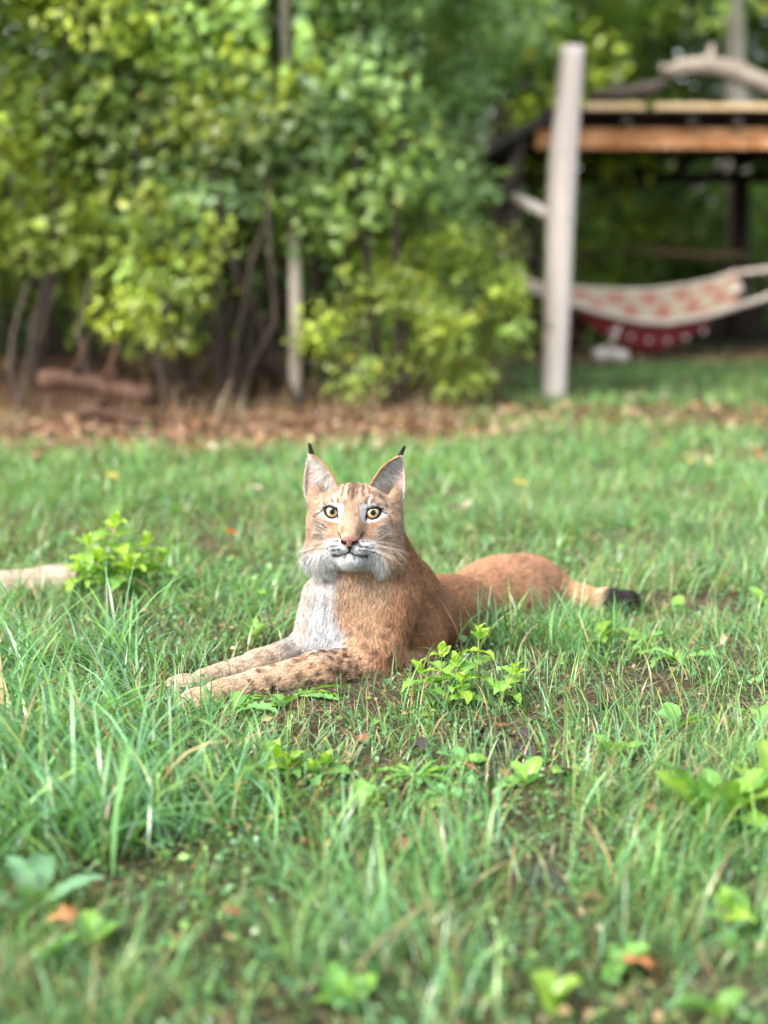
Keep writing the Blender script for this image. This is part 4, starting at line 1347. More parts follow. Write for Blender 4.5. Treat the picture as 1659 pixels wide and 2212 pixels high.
for i, q in enumerate(ws_):
    px_ = None
    q = np.array([q[0][0], q[1][0], 0.0])
    if body_sdf(np.array([[q[0], q[1], 0.03]]))[0] < 0.06:
        continue
    q[2] = float(ground_z(q[0], q[1]))
    root = empty('small_weed', q)
    zone = ('small round-leaved weed in the meadow grass just behind the lynx', 'small weeds behind the lynx') if i < 12 else ('small round-leaved weed on the patchy ground before the lynx', 'small weeds in front of the lynx') if i < 24 else ('small round-leaved weed in the blurred foreground grass', 'small weeds in the foreground') if i < 34 else ('small blurred weed far out on the meadow', 'small weeds on the far meadow')
    tag(root, zone[0], 'plant', zone[1])
    v, f = tube([np.array([0, 0, -0.01]), np.array([0, 0, 0.02])], [0.002, 0.0015], 6)
    mesh_obj('stem', v, f, m_stem, root, np.tile((0.2, 0.22, 0.08), (len(v), 1)))
    for j in range(random.randint(5, 8)):
        put_leaf(random.choice(ROUND), root, (0, 0, 0.004), random.uniform(0, 6.28), random.uniform(0.1, 0.9), random.uniform(-.4, .4), random.uniform(0.5, 1.1))

# ------------------------------------------------------------------ fallen leaves
def dead_leaf(px, label, col, L, kind='ovate', group=None, lift=0.012, Yd=None, z=None, curl=0.9):
    q = G(*px)
    q[2] = (float(ground_z(q[0], q[1])) + lift) if z is None else z
    me = leaf_mesh('fallen_leaf', L, L * 0.62, kind, col, droop=curl * random.uniform(-1, 1.4), fold=random.uniform(0.2, 0.9), mat=m_dead, rows=8, wavy=0.16, seed=random.randint(0, 99))
    o = bpy.data.objects.new('fallen_leaf', me)
    COL.objects.link(o)
    o.location = q
    o.rotation_euler = (random.uniform(-0.35, 0.35), random.uniform(-0.4, 0.4), random.uniform(0, 6.28))
    return tag(o, label, 'leaf', group)
OR, BR, DK, YL = (0.50, 0.17, 0.05), (0.20, 0.09, 0.05), (0.045, 0.035, 0.035), (0.42, 0.31, 0.06)
g1 = 'dark crumpled leaves on the soil'
for px in [(1030, 1600), (1105, 1615), (1060, 1630), (960, 1755), (1200, 1690), (1150, 1660), (930, 1640), (1290, 1560), (1215, 1700)]:
    dead_leaf(px, 'crumpled blackish dead leaf on the bare soil before the lynx', DK, random.uniform(0.05, 0.075), group=g1, curl=1.5)
g2 = 'brown leaves in the nearer grass'
for px in [(1150, 1560), (1570, 1590), (770, 1600), (1075, 1580), (1100, 1700), (985, 1670), (700, 1770), (210, 1830), (150, 2000), (480, 1990), (1390, 1760), (870, 1830), (1250, 1960), (640, 1850), (1490, 1860), (1620, 1840)]:
    dead_leaf(px, 'small curled brown leaf among the grass in front of the lynx', BR, random.uniform(0.035, 0.05), group=g2)
dead_leaf((100, 2050), 'orange-brown oak-like leaf in the blurred left foreground', (0.45, 0.2, 0.09), 0.06, 'toothed', lift=0.03)
dead_leaf((1345, 2120), 'orange-brown leaf in the blurred grass at the very front', (0.40, 0.17, 0.07), 0.055, lift=0.03)
dead_leaf((1580, 1400), 'cream and brown curled leaf on the toothed rosette by the tail', (0.50, 0.30, 0.2), 0.045, lift=0.02)
dead_leaf((513, 1190), 'bright orange leaf caught in the grass behind the paws', (0.85, 0.25, 0.03), 0.04, lift=0.05)
g3 = 'pale leaves on the far meadow'
for px in [(280, 1005), (885, 1005), (1355, 875), (1430, 877), (445, 985), (570, 1080), (880, 990), (1160, 985), (1030, 1110), (1310, 1015), (970, 1120)]:
    dead_leaf(px, 'pale dry leaf lying on the far meadow behind the lynx', (0.36, 0.29, 0.23), 0.07, group=g3, lift=0.04)
g4 = 'yellow leaves on the far meadow'
for px in [(1375, 1075), (1320, 930), (1575, 850), (230, 1055), (1490, 1020), (1140, 1075)]:
    dead_leaf(px, 'yellow leaf lying on the far meadow behind the lynx', YL, 0.06, group=g4, lift=0.04)
# dark clods
m_clod, nt, b = new_mat('dark_clod')
tc, no, cr = noise_ramp(nt, 60, [(0.3, (0.012, 0.011, 0.012)), (0.6, (0.045, 0.04, 0.04)), (0.8, (0.09, 0.08, 0.075))], detail=6)
nt.links.new(cr.outputs[0], b.inputs['Base Color']); b.inputs['Roughness'].default_value = 0.75
bump(nt, b, no.outputs['Fac'], 0.8, 0.01)
def clod(px, r, label, group, mat=m_clod, name='soil_clod', cat='clod', lift=0.3):
    q = G(*px); q[2] = float(ground_z(q[0], q[1]))
    import bmesh
    bm = bmesh.new(); bmesh.ops.create_icosphere(bm, subdivisions=3, radius=1)
    vs = np.array([v.co for v in bm.verts]); sd0 = rng.integers(0, 99)
    nz = fbm(vs + sd0, 1.6, 5)[:, None]
    vs = vs * (0.6 + 0.8 * nz) * np.array([1.25, 1.0, 0.7]) * r
    for v, c_ in zip(bm.verts, vs): v.co = c_
    me = bpy.data.meshes.new(name); bm.to_mesh(me); bm.free()
    me.polygons.foreach_set('use_smooth', np.ones(len(me.polygons), bool)); me.materials.append(mat)
    o = bpy.data.objects.new(name, me); COL.objects.link(o); o.location = q + np.array([0, 0, r * lift]); o.rotation_euler[2] = rng.uniform(0, 6)
    return tag(o, label, cat, group)
for px, r in [((1180, 1900), .022), ((1160, 1885), .014), ((1205, 1915), .013), ((1110, 1640), .016), ((1000, 1640), .014), ((1060, 1600), .015), ((950, 1780), .012)]:
    clod(px, r, 'lumpy dark clod of soil lying between the grass blades', 'dark soil clods in front of the lynx')

# ------------------------------------------------------------------ pale log at the left edge
m_log = wood_mat('weathered_log', (0.17, 0.13, 0.11), (0.30, 0.24, 0.20), (0.42, 0.35, 0.30), 26.0, (1, 1, 0.10), bstr=0.9)
lg = empty('pale_log', P(-40, 1270, 4.2)); tag(lg, 'pale weathered log lying in the grass behind the paws', 'log')
a, b2 = P(-330, 1285, 4.28), P(168, 1254, 4.18)
L = np.linalg.norm(b2 - a); nseg = 26
pth = [np.array([0.006 * math.sin(t * 9), 0.004 * math.cos(t * 7), L * t]) for t in np.linspace(0, 1, nseg)]
v, f = tube(pth, [0.038 + 0.003 * math.sin(i * 0.9) - (0.006 if i in (0, nseg - 1) else 0) for i in range(nseg)], 16)
lo = mesh_obj('trunk', v, f, m_log, lg, smooth=True)
lo.matrix_world = Matrix.Translation(Vector(a)) @ Vector(b2 - a).to_track_quat('Z', 'Y').to_matrix().to_4x4()
lo.matrix_parent_inverse = Matrix.Translation(-lg.location)
v, f = tube([b2 - 0.01 * unit(b2 - a), b2 + 0.004 * unit(b2 - a)], [0.034, 0.030], 16)
eo = mesh_obj('cut_end', v - np.array(lg.location), f, m_log, lg)
dead_leaf((105, 1246), 'orange leaf resting on top of the pale log', (0.75, 0.22, 0.06), 0.05, lift=0, z=0).location = P(105, 1240, 4.2) + np.array([0, 0, 0.001])
# ------------------------------------------------------------------ thicket, trees
m_crown = leaf_mat('crown_leaf', rough=0.34, trans=0.42, spec=0.5)
m_bark = wood_mat('bark', (0.035, 0.027, 0.022), (0.06, 0.047, 0.038), (0.10, 0.08, 0.068), 18.0, (1, 1, 0.25))
m_palebark = wood_mat('pale_bark', (0.40, 0.34, 0.29), (0.56, 0.49, 0.43), (0.68, 0.61, 0.55), 10.0, (1, 1, 0.3))

def leaf_cloud(centres, radii, counts, size, cols, up=0.5, base=np.zeros(3)):
    """many small folded leaves spread through clump volumes"""
    P_, C_, N_ = [], [], []
    for c, r, n, col in zip(centres, radii, counts, cols):
        d = unit(rng.normal(0, 1, (n, 3)))
        rad = rng.random(n) ** 0.45
        p = c + d * r * rad[:, None]
        P_.append(p); N_.append(unit(d * 0.7 + rng.normal(0, 0.5, (n, 3)) + np.array(sd) * 0.75 + np.array([0, 0, up * 0.5])))
        tone = np.clip(rng.normal(1, 0.22, n), 0.45, 1.7)
        cc = np.asarray(col)[None] * tone[:, None]
        y_ = rng.random(n) < 0.03
        cc[y_] = np.array([0.42, 0.40, 0.05]) * rng.uniform(0.7, 1.2, y_.sum())[:, None]  # a few pale yellow leaves painted in as bright glints
        C_.append(cc)
    p, nrm, col = np.concatenate(P_), np.concatenate(N_), np.concatenate(C_)
    k = p[:, 2] > 0.04
    wx = p + base
    k &= ~((np.abs(wx[:, 0] + 0.527) < 0.075) & (wx[:, 1] < 9.25) & (wx[:, 2] > 1.80) & (wx[:, 1] > 8.0))      # a gap where the slim trunk shows
    p, nrm, col = p[k], nrm[k], col[k]
    n = len(p)
    t = unit(np.cross(nrm, unit(rng.normal(0, 1, (n, 3))))); b_ = np.cross(nrm, t)
    L = (size * np.exp(rng.normal(-0.05, 0.32, n)))[:, None]; W = L * rng.uniform(0.55, 0.8, n)[:, None]
    V = np.stack([p - t * L * 0.5, p - b_ * W * 0.5 + nrm * W * 0.16 - t * L * 0.06, p + t * L * 0.5 - nrm * L * 0.1, p + b_ * W * 0.5 + nrm * W * 0.16 - t * L * 0.06], 1)
    q = np.array([[0, 1, 2], [0, 2, 3]])
    F = (np.arange(n)[:, None, None] * 4 + q[None]).reshape(-1, 3)
    return V.reshape(-1, 3), F, np.repeat(col, 4, 0)

def shrub(name, label, cat, base, height, spread, nclump, leaves, size, col, col2, group=None, z0=0.35, stems=5, stem_r=0.022, bark=None, crown_r=0.42, trunk=False, lean=(0, 0)):
    bx, by = base; bz = float(ground_z(np.array([bx]), np.array([by]))[0])
    root = empty(name, (bx, by, bz))
    tag(root, label, cat, group)
    cs, rs = [], []
    for i in range(nclump):
        t = (i + rng.random()) / nclump
        z = z0 + (height - z0) * t ** 0.85
        wid = spread * (0.55 + 0.75 * math.sin(math.pi * min(0.98, 0.18 + 0.72 * t)))
        a = rng.uniform(0, 6.283); r = wid * math.sqrt(rng.random())
        cs.append(np.array([math.cos(a) * r + lean[0] * z, math.sin(a) * r * 0.8 + lean[1] * z, z])); rs.append(crown_r * rng.uniform(0.6, 1.25) * np.array([1.15, 1.0, 0.75]))
    w = rng.random(nclump)
    cols = [(np.array(col) * (1 - x_) + np.array(col2) * x_) * rng.uniform(0.6, 1.55) for x_ in w]
    cnt = [max(20, int(leaves / nclump * (r_[0] / crown_r) ** 2)) for r_ in rs]
    v, f, c = leaf_cloud(cs, rs, cnt, size, cols, base=np.array([bx, by, bz]))
    v[:, 2] = np.maximum(v[:, 2], 0.02)
    cr = mesh_obj('crown', v, f, m_crown, root, c)
    tag(cr, kind='stuff')
    if trunk:
        n_ = 9
        pth = [np.array([lean[0] * t * height + 0.05 * math.sin(t * 5 + bx), lean[1] * t * height, -0.1 + (height * 0.9 + 0.1) * t]) for t in np.linspace(0, 1, n_)]
        v, f = tube(pth, np.linspace(stem_r, stem_r * 0.35, n_), 10)
        mesh_obj('trunk', v, f, bark or m_bark, root, smooth=True)
        for i in rng.permutation(nclump)[:min(nclump, 9)]:
            c_ = cs[i]; t0 = min(0.85, max(0.25, c_[2] / height - 0.12)); p0 = pth[int(t0 * (n_ - 1))]
            pm = (p0 + c_) / 2 + np.array([0, 0, 0.08])
            v, f = tube([p0, pm, c_], [stem_r * 0.35, stem_r * 0.22, stem_r * 0.1], 6)
            mesh_obj('branch', v, f, bark or m_bark, root, smooth=True)
    else:
        order = rng.permutation(nclump)[:stems]
        for i in order:
            c_ = cs[i]; s0 = np.array([rng.normal(0, 0.12), rng.normal(0, 0.12), -0.05])
            m1 = s0 * 0.6 + c_ * 0.4 + rng.normal(0, 0.07, 3); m2 = s0 * 0.25 + c_ * 0.75 + rng.normal(0, 0.07, 3)
            r_ = stem_r * rng.uniform(0.6, 1.2)
            v, f = tube([s0, m1, m2, c_], [r_, r_ * 0.8, r_ * 0.55, r_ * 0.25], 7)
            mesh_obj('stem', v, f, bark or m_bark, root, smooth=True)
    return root

GB, GM, GY, GD = (0.215, 0.340, 0.160), (0.215, 0.330, 0.080), (0.340, 0.410, 0.055), (0.065, 0.135, 0.038)  # GD holds the shadow of the back rows in the leaf colour
gT = 'tall shrubs of the thicket behind the meadow'
lT = 'tall dense green shrub of the blurred thicket behind the meadow'
for (x_, y_, h_, sp_, z0_, c1, c2, nl) in [
        (-4.6, 8.8, 3.8, 0.9, 0.7, GM, GB, 2600), (-3.5, 9.2, 4.2, 0.9, 0.75, GB, GM, 3000), (-2.6, 9.3, 4.0, 0.85, 0.8, GM, GY, 3400), (-1.75, 9.4, 4.2, 0.8, 0.8, GM, GY, 3600), (-1.05, 9.2, 3.9, 0.75, 0.85, GB, GM, 3800),
        (-0.52, 9.5, 4.1, 0.75, 0.9, GB, GM, 3800), (-0.38, 9.8, 3.9, 0.50, 0.6, GB, GM, 3000), (-2.2, 10.6, 4.6, 1.0, 0.2, GY, GD, 3400), (-3.6, 10.7, 4.2, 1.0, 0.2, GD, GM, 3200), (-0.9, 10.8, 4.6, 1.0, 0.3, GM, GD, 3000), (-0.45, 11.2, 4.6, 0.6, 0.8, GB, GM, 2600)]:
    row = 'front' if y_ < 10 else 'back'
    if y_ < 10:
        tone = 'yellow-green' if GY in (c1, c2) else 'blue-green' if c1 is GB else 'green'
        lab = 'tall %s leafy shrub at the front of the thicket, over the dark hollow' % tone if z0_ >= 0.7 else 'tall %s leafy shrub at the front of the thicket, beside the low bushes' % tone
    else:
        lab = 'tall dense shrub of the shaded second row inside the thicket'
    shrub('thicket_shrub', lab, 'shrub', (x_, y_), h_, sp_, 40, int(nl * 3.4), 0.058, c1, c2, gT if y_ < 10 else 'shrubs of the second thicket row', z0_, stems=7)
shrub('thicket_shrub', 'blue-green shrub with light leaf sprays at the middle of the thicket', 'shrub', (-0.12, 9.2), 3.7, 0.46, 34, 7000, 0.056, GB, GM, None, 1.05, stems=6, crown_r=0.31)
shrub('thicket_shrub', 'narrow green shrub between the slim pale trunk and the shelter', 'shrub', (0.12, 10.2), 3.9, 0.36, 30, 6000, 0.056, GM, GB, None, 0.55, stems=6, crown_r=0.31)
shrub('thicket_shrub', 'green shrub of drooping sprays just behind the sparse leafy bush', 'shrub', (-0.85, 9.0), 3.6, 0.46, 32, 6000, 0.056, GB, GY, None, 1.0, stems=6, crown_r=0.31)
# low bushes in front of the thicket, beside the post
shrub('low_bush', 'low yellow-green bush in front of the thicket, just beside the pale post', 'bush', (0.33, 9.35), 0.95, 0.38, 26, 2500, 0.040, GY, GM, None, 0.10, 8, 0.010, crown_r=0.17)
shrub('low_bush', 'low yellow-green bush at the dry grass edge of the thicket', 'bush', (-0.12, 9.05), 0.70, 0.42, 20, 1500, 0.040, GM, GY, None, 0.10, 8, 0.010, crown_r=0.18)
shrub('low_bush', 'sparse leafy bush with bare stems beside the dark hollow', 'bush', (-1.05, 8.85), 1.15, 0.38, 12, 650, 0.050, GM, GY, None, 0.30, 10, 0.009, crown_r=0.20)
# hanging branch at far left, bluish leaves
shrub('sapling', 'pale blue-green sapling leaning out of the thicket over the dark hollow', 'sapling', (-2.6, 8.3), 2.1, 0.30, 12, 900, 0.055, (0.10, 0.24, 0.11), GM, None, 1.05, 5, 0.016, crown_r=0.24)

# trees behind the shelter and the thicket
gR = 'tall trees closing off the background'
lR = 'tall broad-leaved tree standing behind the thicket and shelter'
for (x_, y_, h_, c1, c2) in [(-7.0, 12.5, 6.5, GM, GB), (-4.4, 13.0, 7.0, GB, GM), (-2.4, 13.6, 7.0, GM, GY), (-0.6, 14.0, 7.2, GB, GM), (1.05, 15.6, 6.8, GM, GY), (2.3, 17.4, 7.0, GD, GM), (3.7, 17.8, 7.2, GD, GB), (5.2, 16.8, 7.0, GD, GM), (6.8, 14.5, 6.5, GM, GB),
                              (-3.4, 16.5, 8.0, GD, GM), (-0.2, 18.0, 8.0, GD, GM), (1.9, 20.0, 8.0, GD, GB), (4.6, 20.5, 8.0, GD, GB), (7.6, 18.5, 8.0, GD, GM), (-7.2, 16.5, 8.0, GD, GM), (3.2, 22.5, 9.5, GD, GM), (0.9, 23.0, 9.5, GD, GM), (5.9, 23.0, 9.5, GD, GM), (-2.0, 21.0, 9.5, GD, GM), (-5.2, 20.0, 9.5, GD, GM), (2.9, 19.2, 8.5, GD, GB)]:
    lab = 'tall tree behind the shelter, seen between its posts and above its roof' if x_ > 0.9 and y_ < 19 else 'tall tree closing the background behind the thicket' if y_ < 15 else 'tall dark tree of the farthest background row'
    shrub('broadleaf_tree', lab, 'tree', (x_, y_), h_, 1.5, 52, 9000, 0.105, c1, c2, lab.replace('tall', 'group of tall', 1), 0.15, stem_r=0.09, crown_r=0.62, trunk=True)
# light green tree leaning over the shelter roof
shrub('young_tree', 'light green young tree reaching over the shelter roof behind the post', 'tree', (1.30, 14.9), 4.2, 0.55, 22, 3400, 0.085, (0.20, 0.36, 0.12), GM, None, 2.15, stem_r=0.05, crown_r=0.34, trunk=True)
# slim pale trunks
def bare_trunk(name, label, px0, px1, Y, w0, w1, mat, cat='tree', below=True):
    a, b_ = P(*px0, Y), P(*px1, Y)
    if below:
        t = (a[2] + 0.1) / max(b_[2] - a[2], .01); a = a - (b_ - a) * t
    base = np.array([a[0], a[1], 0.0])
    r = empty(name, base); tag(r, label, cat)
    pth = [a + (b_ - a) * t + np.array([0.02 * math.sin(t * 6), 0, 0]) - base for t in np.linspace(0, 1, 12)]
    v, f = tube(pth, np.linspace(w0, w1, 12), 12)
    mesh_obj('trunk', v, f, mat, r, smooth=True)
    return r, pth
r_, pth = bare_trunk('slim_tree', 'slim pale bare trunk showing through the thicket leaves', (624, 160), (618, -260), 9.2, 0.038, 0.030, m_palebark)
for s_ in (-1, 1):
    v, f = tube([pth[8], pth[8] + np.array([0.12 * s_, 0.05, 0.15]), pth[8] + np.array([0.2 * s_, 0.1, 0.5])], [0.014, 0.01, 0.004], 6)
    mesh_obj('branch', v, f, m_palebark, r_, smooth=True)
r_, pth = bare_trunk('pale_tree', 'thick pale tree trunk rising behind the shelter roof', (1588, 215), (1583, -420), 16.2, 0.13, 0.09, m_palebark)
v, f = tube([pth[4], pth[4] + np.array([-0.35, 0, -0.22]), pth[4] + np.array([-0.75, -0.1, -0.45])], [0.035, 0.03, 0.02], 8)
mesh_obj('branch', v, f, m_bark, r_, smooth=True)
r_, pth = bare_trunk('dead_stub', 'grey-brown broken tree stub beside the left eave of the shelter', (1088, 290), (1085, 205), 14.6, 0.10, 0.075, m_bark)

# bare stems and a hollow log at the left
g5 = 'bare stems in the dark hollow'
for (pts_, Y_) in [([(172, 700), (168, 730), (184, 765), (185, 822)], 8.5), ([(75, 690), (68, 740), (55, 800)], 8.6), ([(105, 660), (88, 720), (70, 790)], 8.8), ([(330, 690), (345, 760), (352, 840)], 8.7), ([(28, 720), (22, 800), (40, 860)], 8.3)]:
    w = [P(*q, Y_) for q in pts_][::-1]
    foot = w[0].copy(); foot[2] = 0.0
    e_ = empty('bare_stem', foot); tag(e_, 'thin bare grey stem standing in the dark hollow under the thicket', 'stem', g5)
    pth = [np.array([0, 0, -0.03])] + [q - foot for q in w] + [w[-1] - foot + np.array([0.05, 0.15, 0.25])]
    v, f = tube(pth, np.linspace(0.013, 0.008, len(pth)), 7)
    mesh_obj('trunk', v, f, m_bark, e_, smooth=True)
    tw = np.array([rng.uniform(-0.15, 0.15), rng.uniform(-0.05, 0.1), rng.uniform(0.05, 0.18)]); k3 = rng.integers(1, len(pth) - 1)
    v, f = tube([pth[k3], pth[k3] + tw * 0.5 + rng.normal(0, 0.02, 3), pth[k3] + tw], [0.006, 0.004, 0.002], 6)
    mesh_obj('twig', v, f, m_bark, e_)
m_rot = wood_mat('rotten_log', (0.03, 0.016, 0.011), (0.065, 0.034, 0.022), (0.12, 0.065, 0.04), 9.0, (1, 1, 0.15))  # browns darkened, the shadow in the hollow is put into the colour
def log_between(name, label, a, b_, r0, r1, mat, cat='log', sides=12, branches=0):
    a = np.asarray(a); b_ = np.asarray(b_); base = (a + b_) / 2; base = np.array([base[0], base[1], min(a[2], b_[2]) - r0])
    e_ = empty(name, base); tag(e_, label, cat)
    n_ = 12
    pth = [a + (b_ - a) * t + np.array([0, 0, 0.02 * math.sin(t * 5)]) - base for t in np.linspace(0, 1, n_)]
    v, f = tube(pth, [r0 + (r1 - r0) * i / (n_ - 1) + 0.1 * r0 * math.sin(i * 1.7) for i in range(n_)], sides)
    mesh_obj('trunk', v, f, mat, e_, smooth=True)
    for k_ in range(branches):
        p0 = pth[3 + 3 * k_]
        v, f = tube([p0, p0 + np.array([0.06, -0.08, 0.10]), p0 + np.array([0.10, -0.10, 0.22])], [r0 * 0.4, r0 * 0.3, r0 * 0.15], 7)
        mesh_obj('branch_stub', v, f, mat, e_, smooth=True)
    return e_
log_between('rotten_log', 'reddish-brown rotten log lying across the dark hollow', P(90, 822, 8.35), P(330, 848, 8.25), 0.05, 0.045, m_rot, branches=2)
log_between('rotten_log', 'short brown log lying under the reddish-brown rotten log', P(170, 895, 7.95), P(330, 905, 7.9), 0.035, 0.03, m_rot, branches=1)
log_between('birch_piece', 'short pale log piece on the ground in front of the hammock', P(1285, 772, 12.3), P(1352, 764, 12.4), 0.055, 0.05, m_palebark, branches=1)
# earth bank inside the hollow
bx = np.linspace(-2.6, -0.9, 30); by = np.linspace(8.3, 9.9, 22)
BX, BY = np.meshgrid(bx, by, indexing='xy')
bz = 0.30 * sstep(8.35, 9.3, BY) * (1 - sstep(9.5, 9.9, BY)) * np.exp(-((BX + 1.75) / 0.6) ** 2) + (fbm(np.stack([BX.ravel(), BY.ravel(), 0 * BX.ravel()], 1), 5, 5).reshape(BX.shape) - 0.5) * 0.08 + ground_z(BX, BY) - 0.02
k = (np.arange(21)[:, None] * 30 + np.arange(29)[None, :]).ravel()
bv = np.stack([BX.ravel(), BY.ravel(), bz.ravel()], 1)
tag(mesh_obj('earth_bank', bv, np.stack([k, k + 1, k + 31, k + 30], 1), m_ground, None, np.tile((0.09, 0.05, 0.034), (len(bv), 1)), smooth=True), 'reddish earth bank in the hollow under the thicket', None, None, 'structure')  # bank colour darkened to carry the shadow under the thicket

# dry grass and leaf litter along the edge of the thicket
def litter(n, x0, x1, y0, y1, size, cols):
    x = rng.uniform(x0, x1, n); y = rng.uniform(y0, y1, n)
    k = rng.random(n) < litter_w(x, y)
    x, y = x[k], y[k]; n = len(x)
    p = np.stack([x, y, ground_z(x, y) + 0.012], 1)
    nrm = unit(rng.normal(0, 0.45, (n, 3)) + np.array([0, 0, 1.0]))
    t = unit(np.cross(nrm, unit(rng.normal(0, 1, (n, 3))))); b_ = np.cross(nrm, t)
    L = (size * rng.uniform(0.6, 1.3, n))[:, None]; W = L * 0.6
    V = np.stack([p - t * L / 2, p - b_ * W / 2 + nrm * W * 0.2, p + t * L / 2 + nrm * L * 0.15, p + b_ * W / 2 + nrm * W * 0.2], 1)
    F = (np.arange(n)[:, None, None] * 4 + np.array([[0, 1, 2], [0, 2, 3]])[None]).reshape(-1, 3)
    C = np.array(cols)[rng.choice(len(cols), n)] * rng.uniform(0.5, 1.3, n)[:, None]
    return V.reshape(-1, 3), F, np.repeat(C, 4, 0)
v, f, c = litter(26000, -4.5, 4.5, 6.6, 13.5, 0.06, [(0.25, 0.145, 0.09), (0.17, 0.095, 0.06), (0.36, 0.25, 0.165), (0.27, 0.13, 0.06), (0.12, 0.075, 0.05)])
tag(mesh_obj('leaf_litter', v, f, m_dead, None, c), 'brown dead leaf litter along the edge of the thicket', 'leaf litter', None, 'stuff')
cx, cy = rng.uniform(-3.4, 0.3, 120), rng.uniform(0, 1, 120)
cy = 8.0 + 0.30 * cx + cy * 1.1 + 0.1
rt_, az_, h_, l_, c_, w_, col_ = tuft_field(cx, cy, 10, (0.08, 0.32), (0.003, 0.006), 0.12, curve=(0.2, 1.6), lean=(0.0, 0.9))
col_ = np.array([[0.30, 0.21, 0.14], [0.22, 0.145, 0.095], [0.38, 0.29, 0.18]])[rng.choice(3, len(rt_))] * rng.uniform(0.6, 1.15, len(rt_))[:, None]
grass_obj('dry_grass', 'tan dry grass and dead stems standing before the thicket', rt_, az_, h_, l_, c_, w_, col_, 4, False)

# ------------------------------------------------------------------ pale post
m_post = wood_mat('debarked_post', (0.42, 0.35, 0.31), (0.64, 0.56, 0.51), (0.76, 0.68, 0.62), 9.0, (1, 1, 0.06), bstr=0.6)
q0 = G(1197, 858)
Yp = q0[1]
post = empty('wooden_post', (q0[0], q0[1], 0)); tag(post, 'tall pale debarked wooden post standing at the meadow edge before the shelter', 'post')
pp = [(1196, 880, 56), (1197, 840, 52), (1198, 780, 55), (1202, 690, 57), (1206, 600, 59), (1209, 500, 60), (1213, 400, 62), (1218, 320, 61), (1224, 255, 58), (1230, 190, 54), (1235, 130, 51), (1236, 103, 50)]
pth, rad = [], []
for x_, y_, w_ in pp:
    pth.append(P(x_, y_, Yp) - np.array([q0[0], q0[1], 0])); rad.append(w_ / 2 / (FPX / Yp))
v, f = tube(pth, rad, 18)
mesh_obj('shaft', v, f, m_post, post, smooth=True)
v, f = tube([pth[-1] + np.array([0, 0, -0.002]), pth[-1] + np.array([0, 0, 0.012])], [rad[-1] * 0.98, rad[-1] * 0.85], 18)
mesh_obj('top', v, f, m_post, post)
o_ = np.array([q0[0], q0[1], 0])
v, f = tube([P(1196, 470, Yp) - o_, P(1150, 446, Yp) - o_, P(1108, 424, Yp + 0.1) - o_], [0.042, 0.036, 0.026], 10)
mesh_obj('side_branch', v, f, m_palebark, post, smooth=True)
for (x_, y_) in [(1190, 700), (1222, 470), (1215, 330)]:
    c_ = P(x_, y_, Yp - 0.075) - o_
    v, f = tube([c_ + np.array([0, 0.03, 0]), c_ + np.array([0, -0.008, 0])], [0.03, 0.016], 9)
    mesh_obj('knot', v, f, m_palebark, post, smooth=True)

# ------------------------------------------------------------------ open shelter
m_orange = wood_mat('orange_beam', (0.30, 0.10, 0.04), (0.72, 0.33, 0.14), (0.92, 0.60, 0.36), 16.0, (0.45, 1, 1))  # sunlit brightness of the beam is put into its base colour
m_deck = wood_mat('roof_board', (0.42, 0.28, 0.15), (0.58, 0.42, 0.25), (0.66, 0.50, 0.32), 16.0, (0.3, 1, 1))
m_darkwood = wood_mat('dark_timber', (0.018, 0.012, 0.010), (0.035, 0.024, 0.018), (0.06, 0.04, 0.03), 10.0, (1, 1, 0.2))
m_felt, nt, b = new_mat('roof_felt')
tc, no, cr = noise_ramp(nt, 25, [(0.3, (0.015, 0.014, 0.014)), (0.7, (0.04, 0.038, 0.036))])
nt.links.new(cr.outputs[0], b.inputs['Base Color']); b.inputs['Roughness'].default_value = 0.9
SY, SB = 13.2, 15.6
def sx(px, Y=SY): return (px - 829.5) / FPX * Y / math.cos(PITCH) * math.cos(PITCH)
sh = empty('open_shelter', (2.4, 14.4, 0)); tag(sh, 'open timber shelter with dark roof and orange-brown front beam', 'shelter')
so = np.array([2.4, 14.4, 0])
def boxm(name, lo, hi, mat, parent=sh, bev=0.006, rot=None):
    lo = np.asarray(lo, float); hi = np.asarray(hi, float)
    import bmesh
    bm = bmesh.new(); bmesh.ops.create_cube(bm, size=1)
    for v in bm.verts:
        v.co = Vector(((lo + hi) / 2 - so + np.array(v.co) * (hi - lo)))
    bmesh.ops.bevel(bm, geom=bm.edges[:], offset=bev, segments=1, affect='EDGES')
    me = bpy.data.meshes.new(name); bm.to_mesh(me); bm.free(); me.materials.append(mat)
    o = bpy.data.objects.new(name, me); COL.objects.link(o); o.parent = parent
    return o
def zpx(y, Y): return float(P(829.5, y, Y)[2])
zb0, zb1 = zpx(321, SY), zpx(277, SY)
X0, X1 = sx(1150), 4.6
# front beam in three lengths
for a, b_ in [(X0, 1.95), (1.955, 2.72), (2.725, X1)]:
    boxm('front_beam', (a, SY, zb0), (b_, SY + 0.12, zb1), m_orange)
# rafters run front to back, falling to the rear
zt = zpx(244, SY - 0.15)
def sloped(name, x0, x1, ya, yb, za, zb, th, mat):
    vs = np.array([[x0, ya, za], [x1, ya, za], [x1, yb, zb], [x0, yb, zb], [x0, ya, za + th], [x1, ya, za + th], [x1, yb, zb + th], [x0, yb, zb + th]]) - so
    return mesh_obj(name, vs, [[0, 3, 2, 1], [4, 5, 6, 7], [0, 1, 5, 4], [1, 2, 6, 5], [2, 3, 7, 6], [3, 0, 4, 7]], mat, sh)
for x_ in [1.35, 1.86, 2.37, 2.72, 3.25, 3.8, 4.35]:
    sloped('rafter', x_ - 0.035, x_ + 0.035, SY - 0.12, SB + 0.1, zb1 + 0.004, zpx(372, SB) + 0.004, zt - zb1 - 0.008, m_bark)
